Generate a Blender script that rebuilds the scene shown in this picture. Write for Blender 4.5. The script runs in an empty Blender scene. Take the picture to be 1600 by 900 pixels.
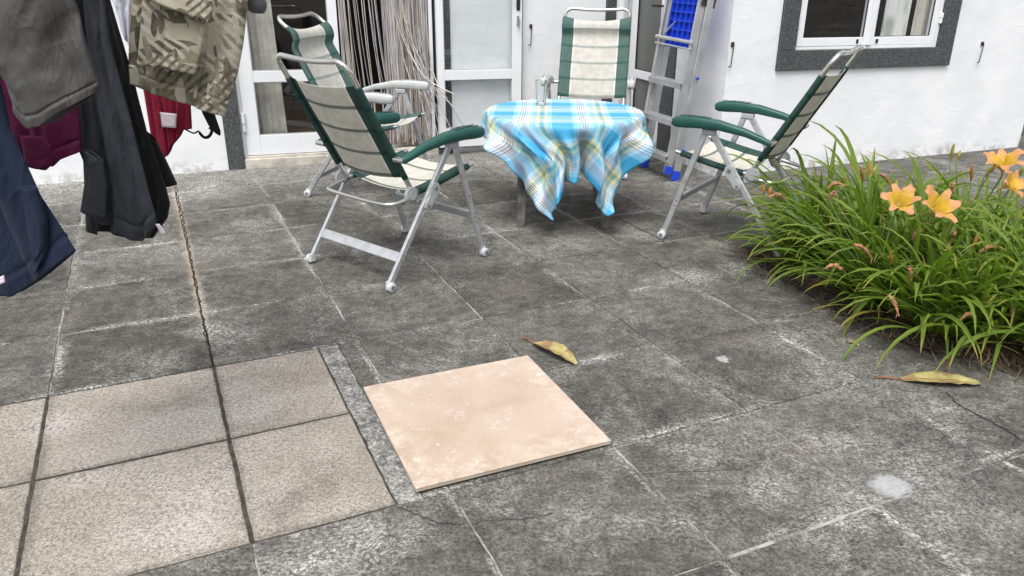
import bpy, bmesh, math, random
import numpy as np
from mathutils import Vector, Matrix, noise as mnoise
random.seed(7)
R = math.radians
sc = bpy.context.scene
COL = sc.collection

# ------------------------------------------------------------------ camera
CAM_H = 1.3104; F_PX = 1231.73; PITCH = 0.386009; ROLL = 0.0052228
cam_d = bpy.data.cameras.new('camera')
cam_d.sensor_width = 36.0; cam_d.lens = F_PX / 1600 * 36.0
cam_d.clip_start = 0.05; cam_d.clip_end = 2000
cam = bpy.data.objects.new('camera', cam_d); COL.objects.link(cam)
cam.location = (0, 0, CAM_H)
fw = Vector((0, math.cos(PITCH), -math.sin(PITCH)))
up = Vector((0, math.sin(PITCH), math.cos(PITCH)))
rt = Vector((1, 0, 0))
up2 = up * math.cos(ROLL) - rt * math.sin(ROLL)
rt2 = rt * math.cos(ROLL) + up * math.sin(ROLL)
cam.matrix_world = Matrix((( rt2.x, up2.x, -fw.x, 0), (rt2.y, up2.y, -fw.y, 0), (rt2.z, up2.z, -fw.z, CAM_H), (0, 0, 0, 1)))
sc.camera = cam

# ------------------------------------------------------------------ sky, sun, exposure
SUN_EL, SUN_AZ = R(64), R(196)     # azimuth clockwise from +Y: soft light from behind the camera
world = bpy.data.worlds.new('World'); sc.world = world; world.use_nodes = True
wn = world.node_tree; wn.nodes.clear()
sky = wn.nodes.new('ShaderNodeTexSky'); sky.sky_type = 'NISHITA'; sky.sun_disc = False
sky.sun_elevation = SUN_EL; sky.sun_rotation = SUN_AZ
sky.air_density = 1.0; sky.dust_density = 4.0; sky.ozone_density = 1.0
hsv = wn.nodes.new('ShaderNodeHueSaturation'); hsv.inputs['Saturation'].default_value = 0.28
bg = wn.nodes.new('ShaderNodeBackground'); bg.inputs['Strength'].default_value = 0.125
wo = wn.nodes.new('ShaderNodeOutputWorld')
wn.links.new(sky.outputs[0], hsv.inputs['Color']); wn.links.new(hsv.outputs[0], bg.inputs['Color']); wn.links.new(bg.outputs[0], wo.inputs['Surface'])
sun_d = bpy.data.lights.new('sun', 'SUN'); sun_d.energy = 1.4; sun_d.angle = R(32); sun_d.color = (1.0, 0.97, 0.93)
sun = bpy.data.objects.new('sun', sun_d); COL.objects.link(sun)
sdir = Vector((math.sin(SUN_AZ) * math.cos(SUN_EL), math.cos(SUN_AZ) * math.cos(SUN_EL), math.sin(SUN_EL)))
sun.location = sdir * 20
sun.rotation_euler = (-sdir).to_track_quat('-Z', 'Y').to_euler()
sc.view_settings.view_transform = 'Standard'; sc.view_settings.look = 'None'
sc.view_settings.exposure = 0.86; sc.view_settings.gamma = 1.0
sc.view_settings.use_curve_mapping = False
try:
    sc.cycles.use_denoising = True; sc.cycles.max_bounces = 10; sc.cycles.transparent_max_bounces = 24
except Exception: pass

# ------------------------------------------------------------------ measuring helpers (pixel of the photograph -> point in the place)
def ray(px, py):
    x = (px - 800) / F_PX; y = -(py - 450) / F_PX
    return fw + rt2 * x + up2 * y
def ground(px, py, z=0.0):
    d = ray(px, py); t = (z - CAM_H) / d.z
    return Vector((0, 0, CAM_H)) + d * t
def onplane(px, py, o, n):
    d = ray(px, py); c = Vector((0, 0, CAM_H)); t = (o - c).dot(n) / d.dot(n)
    return c + d * t
def project(p):
    v = Vector(p) - Vector((0, 0, CAM_H)); d = v.dot(fw)
    return (800 + F_PX * v.dot(rt2) / d, 450 - F_PX * v.dot(up2) / d, d)

# ------------------------------------------------------------------ mesh helpers
class MB:
    def __init__(s): s.v = []; s.f = []; s.uv = {}; s.m = []
    def add(s, vs, fs, mi=0, uvs=None):
        b = len(s.v); s.v += [tuple(x) for x in vs]
        for k, f in enumerate(fs):
            s.f.append(tuple(i + b for i in f)); s.m.append(mi)
            if uvs: s.uv[len(s.f) - 1] = [uvs[i] for i in f]
        return s
    def box(s, c, d, rot=None, mi=0):
        vs = []
        for sx in (-1, 1):
            for sy in (-1, 1):
                for sz in (-1, 1):
                    p = Vector((sx * d[0] / 2, sy * d[1] / 2, sz * d[2] / 2))
                    if rot is not None: p = rot @ p
                    vs.append(p + Vector(c))
        s.add(vs, [(0, 1, 3, 2), (4, 6, 7, 5), (0, 4, 5, 1), (2, 3, 7, 6), (0, 2, 6, 4), (1, 5, 7, 3)], mi); return s
    def bar(s, p, q, w, t, side=(1, 0, 0), ch=0.0, mi=0):
        """rectangular bar p->q, w along the direction in the plane normal to side, t along side"""
        p = Vector(p); q = Vector(q); a = (q - p).normalized(); sd = Vector(side)
        sd = (sd - a * sd.dot(a)).normalized(); n = a.cross(sd)
        c = ch if ch else 0
        prof = [(-w / 2 + c, -t / 2), (w / 2 - c, -t / 2), (w / 2, -t / 2 + c), (w / 2, t / 2 - c), (w / 2 - c, t / 2), (-w / 2 + c, t / 2), (-w / 2, t / 2 - c), (-w / 2, -t / 2 + c)] if c else [(-w / 2, -t / 2), (w / 2, -t / 2), (w / 2, t / 2), (-w / 2, t / 2)]
        k = len(prof)
        vs = [p + n * x + sd * y for x, y in prof] + [q + n * x + sd * y for x, y in prof]
        fs = [(i, (i + 1) % k, k + (i + 1) % k, k + i) for i in range(k)] + [tuple(range(k))[::-1], tuple(range(k, 2 * k))]
        s.add(vs, fs, mi); return s
    def tube(s, pts, r, seg=10, mi=0, cap=True, closed=False):
        pts = [Vector(p) for p in pts]; n = len(pts)
        rr = r if isinstance(r, (list, tuple)) else [r] * n
        vs = []; prev = None
        for i, p in enumerate(pts):
            if closed: a = (pts[(i + 1) % n] - pts[i - 1])
            else: a = (pts[min(i + 1, n - 1)] - pts[max(i - 1, 0)])
            a.normalize()
            if prev is None:
                h = Vector((0, 0, 1)) if abs(a.z) < 0.9 else Vector((1, 0, 0))
                x = a.cross(h).normalized()
            else: x = (prev - a * prev.dot(a)).normalized()
            prev = x; y = a.cross(x)
            for k in range(seg):
                th = 2 * math.pi * k / seg
                vs.append(p + (x * math.cos(th) + y * math.sin(th)) * rr[i])
        fs = []
        for i in range(n if closed else n - 1):
            j = (i + 1) % n
            for k in range(seg):
                fs.append((i * seg + k, i * seg + (k + 1) % seg, j * seg + (k + 1) % seg, j * seg + k))
        if cap and not closed:
            fs.append(tuple(range(seg))[::-1]); fs.append(tuple(range((n - 1) * seg, n * seg)))
        s.add(vs, fs, mi); return s
    def lathe(s, prof, seg=24, c=(0, 0, 0), axis='z', mi=0):
        vs = []; fs = []; n = len(prof)
        for i, (r, z) in enumerate(prof):
            for k in range(seg):
                th = 2 * math.pi * k / seg; a, b = r * math.cos(th), r * math.sin(th)
                p = (a, b, z) if axis == 'z' else ((z, a, b) if axis == 'x' else (b, z, a))
                vs.append(Vector(p) + Vector(c))
        for i in range(n - 1):
            for k in range(seg):
                fs.append((i * seg + k, i * seg + (k + 1) % seg, (i + 1) * seg + (k + 1) % seg, (i + 1) * seg + k))
        s.add(vs, fs, mi); return s
    def grid(s, P, uv=None, mi=0, flip=False):
        """P[i][j] grid of points"""
        nu, nv = len(P), len(P[0]); vs = [p for row in P for p in row]
        fs = []
        for i in range(nu - 1):
            for j in range(nv - 1):
                f = (i * nv + j, (i + 1) * nv + j, (i + 1) * nv + j + 1, i * nv + j + 1)
                fs.append(f[::-1] if flip else f)
        s.add(vs, fs, mi, [u for row in uv for u in row] if uv else None); return s
    def mapped(s, fn): s.v = [tuple(fn(Vector(p))) for p in s.v]; return s
    def mesh(s, name, mats=(), smooth=False, bevel=None):
        me = bpy.data.meshes.new(name); me.from_pydata(s.v, [], s.f)
        for m in (mats if isinstance(mats, (list, tuple)) else [mats]): me.materials.append(m)
        if any(s.m):
            me.polygons.foreach_set('material_index', s.m)
        if s.uv:
            l = me.uv_layers.new(name='UVMap')
            for p in me.polygons:
                u = s.uv.get(p.index)
                if u:
                    for k, li in enumerate(p.loop_indices): l.data[li].uv = u[k]
        bm = bmesh.new(); bm.from_mesh(me)
        bmesh.ops.recalc_face_normals(bm, faces=bm.faces)
        if bevel:
            bmesh.ops.bevel(bm, geom=[e for e in bm.edges if len(e.link_faces) == 2 and e.calc_face_angle(0) > 0.7], offset=bevel, segments=2, affect='EDGES', profile=0.6)
        bm.to_mesh(me); bm.free()
        if smooth:
            for p in me.polygons: p.use_smooth = True
            try: me.set_sharp_from_angle(angle=R(42))
            except Exception: pass
        me.update(); return me
    def build(s, name, mats, parent=None, smooth=False, bevel=None):
        o = bpy.data.objects.new(name, s.mesh(name, mats, smooth, bevel)); COL.objects.link(o)
        if parent is not None: o.parent = parent
        return o
def empty(name, loc=(0, 0, 0), rz=0.0):
    o = bpy.data.objects.new(name, None); COL.objects.link(o); o.location = loc; o.rotation_euler = (0, 0, rz); o.empty_display_size = 0.1; return o
def tag(o, label=None, cat=None, group=None, kind=None):
    if label: o['label'] = label
    if cat: o['category'] = cat
    if group: o['group'] = group
    if kind: o['kind'] = kind
    return o
def copy_tree(o, parent=None):
    c = o.copy(); COL.objects.link(c)
    if parent is not None: c.parent = parent
    for ch in list(o.children): copy_tree(ch, c)
    return c
def spline(pts, n):
    """Catmull-Rom through pts, n samples"""
    P = [Vector(p) for p in pts]; P = [P[0] * 2 - P[1]] + P + [P[-1] * 2 - P[-2]]
    out = []; m = len(P) - 3
    for k in range(n):
        t = k / (n - 1) * m; i = min(int(t), m - 1); u = t - i
        a, b, c, d = P[i], P[i + 1], P[i + 2], P[i + 3]
        out.append(0.5 * ((2 * b) + (c - a) * u + (2 * a - 5 * b + 4 * c - d) * u * u + (3 * b - a - 3 * c + d) * u ** 3))
    return out
def nz(x, y=0.0, z=0.0): return mnoise.noise(Vector((x, y, z)))

# ------------------------------------------------------------------ material helpers
class NT:
    """tiny node-tree writer"""
    def __init__(s, name):
        s.mat = bpy.data.materials.new(name); s.mat.use_nodes = True; s.t = s.mat.node_tree
        s.b = s.t.nodes['Principled BSDF']; s.out = s.t.nodes['Material Output']
    def n(s, typ, **kw):
        o = s.t.nodes.new(typ)
        for k, v in kw.items():
            if k in o.inputs.keys() if hasattr(o.inputs, 'keys') else False: s.set(o.inputs[k], v)
            else: setattr(o, k, v)
        return o
    def set(s, sock, v):
        if hasattr(v, 'is_output') or isinstance(v, bpy.types.NodeSocket): s.t.links.new(v, sock)
        elif isinstance(v, (tuple, list)) and len(v) == 3 and sock.type == 'RGBA': sock.default_value = (*v, 1)
        else: sock.default_value = v
    def pos(s): return s.n('ShaderNodeNewGeometry').outputs['Position']
    def obj(s): return s.n('ShaderNodeTexCoord').outputs['Object']
    def uv(s): return s.n('ShaderNodeTexCoord').outputs['UV']
    def sep(s, v):
        o = s.n('ShaderNodeSeparateXYZ'); s.set(o.inputs[0], v); return o.outputs
    def comb(s, x, y, z=0.0):
        o = s.n('ShaderNodeCombineXYZ')
        for i, q in enumerate((x, y, z)): s.set(o.inputs[i], q)
        return o.outputs[0]
    def math(s, op, a, b=None, c=None, clamp=False):
        o = s.n('ShaderNodeMath', operation=op, use_clamp=clamp); s.set(o.inputs[0], a)
        if b is not None: s.set(o.inputs[1], b)
        if c is not None: s.set(o.inputs[2], c)
        return o.outputs[0]
    def vmath(s, op, a, b=None):
        o = s.n('ShaderNodeVectorMath', operation=op); s.set(o.inputs[0], a)
        if b is not None: s.set(o.inputs[1], b)
        return o.outputs['Value'] if op in ('DISTANCE', 'LENGTH', 'DOT_PRODUCT') else o.outputs[0]
    def mapping(s, v, loc=(0, 0, 0), rot=(0, 0, 0), scale=(1, 1, 1)):
        o = s.n('ShaderNodeMapping'); s.set(o.inputs[0], v); o.inputs[1].default_value = loc; o.inputs[2].default_value = rot; o.inputs[3].default_value = scale
        return o.outputs[0]
    def noise(s, v, scale, detail=4.0, rough=0.55, dist=0.0):
        o = s.n('ShaderNodeTexNoise'); s.set(o.inputs['Vector'], v); o.inputs['Scale'].default_value = scale; o.inputs['Detail'].default_value = detail
        o.inputs['Roughness'].default_value = rough; o.inputs['Distortion'].default_value = dist
        return o.outputs['Fac']
    def voro(s, v, scale, feature='F1', out='Distance'):
        o = s.n('ShaderNodeTexVoronoi', feature=feature); s.set(o.inputs['Vector'], v); o.inputs['Scale'].default_value = scale
        return o.outputs[out]
    def ss(s, v, a, b, lo=0.0, hi=1.0):
        o = s.n('ShaderNodeMapRange', interpolation_type='SMOOTHSTEP', clamp=True)
        for i, q in enumerate((v, a, b, lo, hi)): s.set(o.inputs[i], q)
        return o.outputs[0]
    def mix(s, f, a, b, blend='MIX'):
        o = s.n('ShaderNodeMix', data_type='RGBA', blend_type=blend); s.set(o.inputs[0], f); s.set(o.inputs[6], a); s.set(o.inputs[7], b)
        return o.outputs[2]
    def ramp(s, f, stops, const=False):
        o = s.n('ShaderNodeValToRGB'); s.set(o.inputs[0], f); e = o.color_ramp.elements
        if const: o.color_ramp.interpolation = 'CONSTANT'
        while len(e) < len(stops): e.new(0.5)
        for k, (p, c) in enumerate(stops): e[k].position = p; e[k].color = (*c, 1)
        return o.outputs[0]
    def bump(s, h, strength=0.3, dist=0.01):
        o = s.n('ShaderNodeBump'); s.set(o.inputs['Height'], h); o.inputs['Strength'].default_value = strength; o.inputs['Distance'].default_value = dist
        s.t.links.new(o.outputs[0], s.b.inputs['Normal']); return o.outputs[0]
    def fin(s, color=None, rough=None, metal=None, **kw):
        if color is not None: s.set(s.b.inputs['Base Color'], color)
        if rough is not None: s.set(s.b.inputs['Roughness'], rough)
        if metal is not None: s.set(s.b.inputs['Metallic'], metal)
        for k, v in kw.items(): s.set(s.b.inputs[k.replace('_', ' ')], v)
        return s.mat
M = {}
def simple(name, col, rough=0.5, metal=0.0, var=0.12, scale=8.0, bump=0.0, bscale=120.0, coord='obj', **kw):
    t = NT(name); c = t.obj() if coord == 'obj' else t.pos()
    f = t.noise(c, scale, 5)
    cc = t.mix(t.ss(f, 0.3, 0.7), tuple(x * (1 - var) for x in col), tuple(min(1, x * (1 + var)) for x in col))
    if bump: t.bump(t.noise(c, bscale, 4), bump, 0.004)
    M[name] = t.fin(cc, rough, metal, **kw); return M[name]

# ------------------------------------------------------------------ paving grid of the terrace
TS = 0.504; GY = 0.427849; GO = Vector((-2.16573936 * TS, 2.69367359 * TS, 0))
GA = Vector((math.cos(GY), math.sin(GY), 0)); GB = Vector((-math.sin(GY), math.cos(GY), 0))
_cf = {0: -0.032, 1: 0.989, 2: 2.014, 3: 3.029, 4: 4.023, 5: 5.016, 6: 5.985}
_rf = {-1: -1.0445, 0: -0.021, 1: 0.987, 2: 1.987, 3: 2.989, 4: 4.009, 5: 5.029, 6: 6.063}
def gc(c): return _cf.get(c, float(c) + (0.02 if c > 6 else -0.03 if c < 0 else 0))
def gr(r): return _rf.get(r, float(r) + (0.06 if r > 6 else -0.04 if r < -1 else 0))
def gp(c, r, z=0.0): return GO + GA * (c * TS) + GB * (r * TS) + Vector((0, 0, z))
def gcoord(p):
    v = Vector(p) - GO; return v.dot(GA) / TS, v.dot(GB) / TS

def slab_material(name, kind):
    t = NT(name); p = t.pos()
    rel = t.vmath('SUBTRACT', p, tuple(GO))
    c = t.math('MULTIPLY', t.vmath('DOT_PRODUCT', rel, tuple(GA)), 1 / TS)
    r = t.math('MULTIPLY', t.vmath('DOT_PRODUCT', rel, tuple(GB)), 1 / TS)
    warp = t.noise(p, 9.0, 3)
    def edge(x):
        f = t.math('FRACT', t.math('ADD', x, 0.006)); return t.math('MINIMUM', f, t.math('SUBTRACT', 1.0, f))
    ed = t.math('MINIMUM', edge(c), edge(r))
    edw = t.math('ADD', ed, t.math('MULTIPLY', t.math('SUBTRACT', warp, 0.5), 0.16))
    n_big = t.noise(p, 1.7, 4, 0.6); n_mid = t.noise(p, 7.0, 6, 0.65, 0.6); n_fine = t.noise(p, 95, 3, 0.6); n_grain = t.noise(p, 260, 2, 0.6); n_mot = t.noise(p, 22, 4, 0.7, 0.4)
    # brushed, swirling trowel marks
    wrp = t.n('ShaderNodeTexNoise'); t.set(wrp.inputs['Vector'], p); wrp.inputs['Scale'].default_value = 3.2; wrp.inputs['Detail'].default_value = 2
    pwp = t.vmath('MULTIPLY', wrp.outputs['Color'], (0.34, 0.34, 0.0)); pw_ = t.vmath('ADD', p, pwp)
    sw = t.mapping(pw_, rot=(0, 0, 0.55), scale=(1, 3.6, 1)); n_br = t.noise(sw, 40, 6, 0.72, 0.6)
    v = t.voro(p, 150)
    rnd = t.n('ShaderNodeObjectInfo').outputs['Random']
    if kind == 'dark':
        base = t.ramp(t.math('ADD', t.math('MULTIPLY', n_mid, 0.55), t.math('MULTIPLY', n_big, 0.45)), [(0.32, (0.040, 0.039, 0.0355)), (0.50, (0.083, 0.080, 0.072)), (0.70, (0.150, 0.143, 0.128))])
        tone = t.math('ADD', 0.80, t.math('MULTIPLY', rnd, 0.42)); base = t.mix(1.0, base, t.comb(tone, tone, t.math('MULTIPLY', tone, t.math('ADD', 0.97, t.math('MULTIPLY', rnd, 0.04)))), 'MULTIPLY')
        mo = t.ss(n_mot, 0.28, 0.72, 0.68, 1.36); base = t.mix(1.0, base, t.comb(mo, mo, mo), 'MULTIPLY')
        base = t.mix(t.ss(t.noise(t.mapping(p, loc=(6, 1, 0)), 3.4, 4, 0.6), 0.50, 0.72, 0, 0.35), base, (0.150, 0.132, 0.108))
        # pale lime bloom: along joints, in clouds, and on patches seen in the photograph
        stain = t.math('MULTIPLY', t.math('MULTIPLY', t.ss(edw, 0.075, -0.02), 0.85), t.ss(t.noise(t.mapping(p, loc=(7, 3, 1)), 2.6, 3), 0.46, 0.68))
        cloud = t.math('MULTIPLY', t.ss(t.noise(t.mapping(p, loc=(3.1, 1.7, 0)), 2.3, 6, 0.74, 0.9), 0.44, 0.78), 0.55)
        stain = t.math('ADD', stain, cloud)
        spots = [((1310, 585), 0.26, 0.75), ((1235, 530), 0.22, 0.6), ((1450, 640), 0.25, 0.45), ((1195, 770), 0.10, 0.9), ((1295, 690), 0.13, 0.65), ((1430, 725), 0.2, 0.55), ((1520, 800), 0.2, 0.4),
                 ((1330, 810), 0.12, 0.7), ((560, 855), 0.17, 1.1), ((470, 885), 0.14, 1.1), ((650, 830), 0.10, 0.5), ((330, 515), 0.13, 1.0), ((380, 525), 0.12, 0.7), ((260, 565), 0.12, 0.7), ((180, 600), 0.1, 0.55),
                 ((300, 440), 0.09, 0.5), ((1085, 430), 0.16, 0.8), ((1010, 370), 0.14, 0.8), ((1150, 420), 0.13, 0.7), ((380, 350), 0.2, 0.45), ((330, 300), 0.3, 0.6), ((110, 280), 0.5, 0.45), ((1160, 330), 0.25, 0.4),
                 ((1100, 690), 0.22, 0.35), ((1060, 820), 0.12, 0.5), ((1000, 500), 0.12, 0.35), ((1460, 880), 0.2, 0.3)]
        for (px, rad, amt) in spots:
            q = ground(*px)
            d = t.vmath('DISTANCE', p, tuple(q))
            stain = t.math('ADD', stain, t.ss(d, rad, 0.0, 0.0, amt * 0.62))
        stain = t.math('ADD', stain, t.math('MULTIPLY', t.ss(t.math('ADD', ed, t.math('MULTIPLY', t.math('SUBTRACT', n_mot, 0.5), 0.05)), 0.019, 0.004), t.ss(t.noise(t.mapping(p, loc=(11, 4, 2)), 3.1, 3), 0.50, 0.62, 0.0, 0.7)))
        # the strip at the foot of the house is washed pale
        wl = t.ss(t.vmath('DOT_PRODUCT', p, (-0.3584, 0.9336, 0)), 4.75, 5.6, 0.0, 0.55)
        stain = t.math('ADD', stain, wl)
        gran = t.ss(t.math('ADD', t.math('ADD', t.math('MULTIPLY', n_br, 0.50), t.math('MULTIPLY', n_fine, 0.30)), t.math('MULTIPLY', n_grain, 0.20)), 0.41, 0.63)
        f = t.math('MULTIPLY', t.math('MINIMUM', stain, 1.15), t.math('ADD', 0.10, t.math('MULTIPLY', t.math('MULTIPLY', gran, t.ss(n_mot, 0.30, 0.60, 0.45, 1.0)), 0.95)), clamp=True)
        f = t.math('MULTIPLY', f, 0.86)
        col = t.mix(f, base, t.mix(n_mid, (0.42, 0.415, 0.39), (0.60, 0.59, 0.56)))
        # sandy grain everywhere
        g2 = t.ss(t.math('ADD', t.math('MULTIPLY', n_grain, 0.5), t.math('MULTIPLY', n_fine, 0.5)), 0.34, 0.66, 0.48, 1.55)
        col = t.mix(1.0, col, t.comb(g2, g2, g2), 'MULTIPLY')
        br = t.ss(n_br, 0.3, 0.72, 0.80, 1.24)
        col = t.mix(1.0, col, t.comb(br, br, br), 'MULTIPLY')
        # two dried cement blots
        for (px, rad) in (((1392, 760), 0.062), ((1130, 561), 0.03)):
            d = t.math('ADD', t.vmath('DISTANCE', p, tuple(ground(*px))), t.math('MULTIPLY', t.math('SUBTRACT', n_mot, 0.5), 0.075))
            col = t.mix(t.math('MULTIPLY', t.ss(d, rad, rad * 0.6), t.ss(n_fine, 0.25, 0.6, 0.55, 0.9)), col, t.mix(n_mot, (0.26, 0.265, 0.27), (0.46, 0.465, 0.47)))
        # dark mildew blots
        mil = t.ss(t.noise(p, 55, 2), 0.70, 0.78, 0.0, 0.6); col = t.mix(mil, col, (0.03, 0.032, 0.032))
        # tan rust bleeding from the long crack
        dt = t.math('ABSOLUTE', t.math('SUBTRACT', c, 0.989)); inr = t.ss(r, 2.6, 3.0)
        col = t.mix(t.math('MULTIPLY', t.math('MULTIPLY', t.ss(t.math('ADD', dt, t.math('MULTIPLY', t.noise(p, 16, 4), 0.12)), 0.125, 0.05), inr), 0.6), col, (0.36, 0.29, 0.21))
    elif kind == 'pink':
        base = t.mix(t.ss(n_mid, 0.25, 0.75), (0.215, 0.192, 0.160), (0.318, 0.290, 0.247))
        base = t.mix(t.ss(n_big, 0.35, 0.7), base, (0.36, 0.335, 0.30))
        g2 = t.ss(t.math('ADD', t.math('MULTIPLY', n_grain, 0.55), t.math('MULTIPLY', n_fine, 0.45)), 0.34, 0.64, 0.50, 1.32)
        col = t.mix(1.0, base, t.comb(g2, g2, g2), 'MULTIPLY')
        pit = t.ss(t.math('ADD', t.noise(p, 200, 3, 0.6), t.math('MULTIPLY', t.math('SUBTRACT', n_mid, 0.5), 0.40)), 0.56, 0.68, 0.0, 0.75); col = t.mix(pit, col, (0.075, 0.068, 0.058))
        dk = t.ss(t.noise(t.mapping(p, loc=(9, 2, 0)), 4.2, 5, 0.65), 0.50, 0.72, 0.0, 0.6); col = t.mix(dk, col, t.mix(1.0, col, (0.50, 0.50, 0.49), 'MULTIPLY'))
        ed2 = t.ss(t.math('ADD', ed, t.math('MULTIPLY', t.math('SUBTRACT', n_mot, 0.5), 0.10)), 0.05, 0.0, 0.0, 0.5); col = t.mix(ed2, col, t.mix(1.0, col, (0.42, 0.41, 0.38), 'MULTIPLY'))
        for (px, rad, amt) in (((90, 660), 0.16, 0.5), ((120, 745), 0.1, 0.35), ((300, 800), 0.2, 0.3)):
            col = t.mix(t.math('MULTIPLY', t.ss(t.vmath('DISTANCE', p, tuple(ground(*px))), rad, 0.0, 0.0, amt), t.ss(n_fine, 0.35, 0.6)), col, (0.58, 0.55, 0.52))
    else:   # grey mortar infill strip
        base = t.mix(t.ss(n_mid, 0.3, 0.7), (0.115, 0.112, 0.104), (0.23, 0.225, 0.21))
        gran = t.ss(t.math('ADD', t.math('MULTIPLY', n_br, 0.5), t.math('MULTIPLY', n_fine, 0.5)), 0.40, 0.64)
        col = t.mix(t.math('MULTIPLY', gran, 0.5), base, (0.46, 0.46, 0.44))
        col = t.mix(t.ss(t.noise(p, 17, 6, 0.75), 0.46, 0.62, 0, 0.8), col, (0.085, 0.084, 0.078))
        g2 = t.ss(t.math('ADD', t.math('MULTIPLY', n_grain, 0.5), t.math('MULTIPLY', n_fine, 0.5)), 0.34, 0.66, 0.55, 1.45); col = t.mix(1.0, col, t.comb(g2, g2, g2), 'MULTIPLY')
    h = t.math('ADD', t.math('ADD', t.math('MULTIPLY', n_grain, 0.35), t.math('MULTIPLY', n_fine, 0.35)), t.math('MULTIPLY', n_br, 0.45))
    t.bump(h, 0.5, 0.004)
    M[name] = t.fin(col, 0.92, Specular_IOR_Level=0.25); return M[name]
slab_material('slab_dark', 'dark'); slab_material('slab_pink', 'pink'); slab_material('mortar_strip', 'strip')
simple('joint_dark', (0.042, 0.038, 0.030), 0.95, var=0.5, scale=30, coord='pos')
t = NT('joint_mortar'); p = t.pos(); f = t.ss(t.noise(p, 4.5, 6, 0.75), 0.40, 0.60)
M['joint_mortar'] = t.fin(t.mix(f, (0.07, 0.068, 0.062), t.mix(t.noise(p, 60), (0.22, 0.215, 0.20), (0.46, 0.455, 0.425))), 0.95)
simple('earth', (0.16, 0.15, 0.13), 0.95, var=0.4, scale=0.7, coord='pos')

# flower-bed outline (world xy)
BED = [(1.20, 3.80), (1.17, 3.62), (1.215, 3.42), (1.32, 3.06), (1.41, 2.84), (1.50, 2.67), (1.65, 2.56), (1.92, 2.47), (2.9, 2.33), (3.2, 2.9), (2.95, 3.55), (2.45, 3.68), (2.05, 3.82), (1.6, 3.95)]
def in_poly(x, y, poly):
    c = False; n = len(poly)
    for i in range(n):
        x1, y1 = poly[i]; x2, y2 = poly[i - 1]
        if (y1 > y) != (y2 > y) and x < (x2 - x1) * (y - y1) / (y2 - y1) + x1: c = not c
    return c

ground_o = MB().grid([[Vector((x, y, -0.06)) for y in (-150, -20, 0, 20, 150)] for x in (-150, -20, 0, 20, 150)]).build('ground', M['earth'])
tag(ground_o, 'bare earth lying around and under the grey terrace', kind='structure')
terrace = MB().box((0, 3, -0.038), (26, 26, 0.03)).build('terrace', M['joint_dark'])
tag(terrace, 'grey concrete slab terrace in front of the white house', kind='structure')

GAP = 0.0024
def slab_geo(c0, c1, r0, r1, gap=GAP, top=0.0, tl=(0, 0), jag=0.0, n=1):
    """one paving slab between grid lines: recessed joint round it, softened upper edge"""
    m = MB(); g = gap / TS; b = 0.0022 / TS
    def ring(ins, z):
        pts = []
        for (ca, ra, cb, rb) in ((c0 + ins, r0 + ins, c1 - ins, r0 + ins), (c1 - ins, r0 + ins, c1 - ins, r1 - ins), (c1 - ins, r1 - ins, c0 + ins, r1 - ins), (c0 + ins, r1 - ins, c0 + ins, r0 + ins)):
            for k in range(n):
                u = k / n; c = ca + (cb - ca) * u; r = ra + (rb - ra) * u
                w = gp(c, r)
                d = jag * nz(w.x * 23, w.y * 23, 5.5) + jag * 0.6 * nz(w.x * 61, w.y * 61, 1.5)
                pts.append(gp(c + d, r + d, z + tl[0] * (c - c0 - 0.5) + tl[1] * (r - r0 - 0.5)))
        return pts
    a = ring(g, -0.022); bb = ring(g, top - 0.0022); cc = ring(g + b, top); k = len(a)
    m.add(a + bb + cc, [(i, (i + 1) % k, k + (i + 1) % k, k + i) for i in range(k)] + [(k + i, k + (i + 1) % k, 2 * k + (i + 1) % k, 2 * k + i) for i in range(k)] + [tuple(range(2 * k, 3 * k))])
    return m
def visible(c0, c1, r0, r1):
    for (c, r) in ((c0, r0), (c1, r0), (c0, r1), (c1, r1), ((c0 + c1) / 2, (r0 + r1) / 2)):
        q = project(gp(c, r))
        if q[2] > 0.2 and -20 < q[0] < 1620 and -20 < q[1] < 920: return True
    return False
HY = R(21.0); E1 = Vector((math.cos(HY), math.sin(HY), 0)); E2 = Vector((-math.sin(HY), math.cos(HY), 0))
BACK = 5.72; FRONT = 4.415; CORN = 3.175; ENDW = 6.03
def under_house(p):
    s, d = p.dot(E1), p.dot(E2)
    return d > BACK + 0.25 or (s > CORN + 0.25 and s < ENDW and d > FRONT + 0.25)
PINK_R = 1.72
rest = MB(); nslab = 0
for c in range(-9, 16):
    for r in range(-7, 14):
        c0, c1, r0, r1 = gc(c), gc(c + 1), gr(r), gr(r + 1)
        ctr = gp((c0 + c1) / 2, (r0 + r1) / 2)
        if under_house(ctr): continue
        pink = c <= 1 and r in (0, 1)
        tl = (random.uniform(-1, 1) * 0.0015, random.uniform(-1, 1) * 0.0015); top = random.uniform(-1, 1) * 0.0008
        if pink and c > -4:
            g = 0.0056
            if c < 1: slab_geo(c0, c1, r0, r1, g, top - 0.001, tl, 0.0045, 16).build('slab', M['slab_pink'], terrace)
            else:
                slab_geo(c0, PINK_R, r0, r1, g, top - 0.001, tl, 0.0045, 16).build('slab', M['slab_pink'], terrace)
                slab_geo(PINK_R, 1.865, r0, r1, 0.0015, top - 0.002, tl, 0.007, 46).build('mortar_infill', M['mortar_strip'], terrace)
                slab_geo(1.865, c1, r0, r1, 0.0005, top - 0.0015, tl, 0.007, 46).build('slab', M['slab_dark'], terrace)
            continue
        gap = GAP * random.uniform(0.75, 1.35)
        cx, cy = ctr.x, ctr.y
        if visible(c0, c1, r0, r1):
            slab_geo(c0, c1, r0, r1, gap, top, tl, 0.0075, 20).build('slab', M['slab_dark'], terrace); nslab += 1
        else:
            q = slab_geo(c0, c1, r0, r1, gap, top, tl); rest.add(q.v, q.f)
o = rest.build('outlying_slabs', M['slab_dark'], terrace); o['kind'] = 'stuff'
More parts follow.
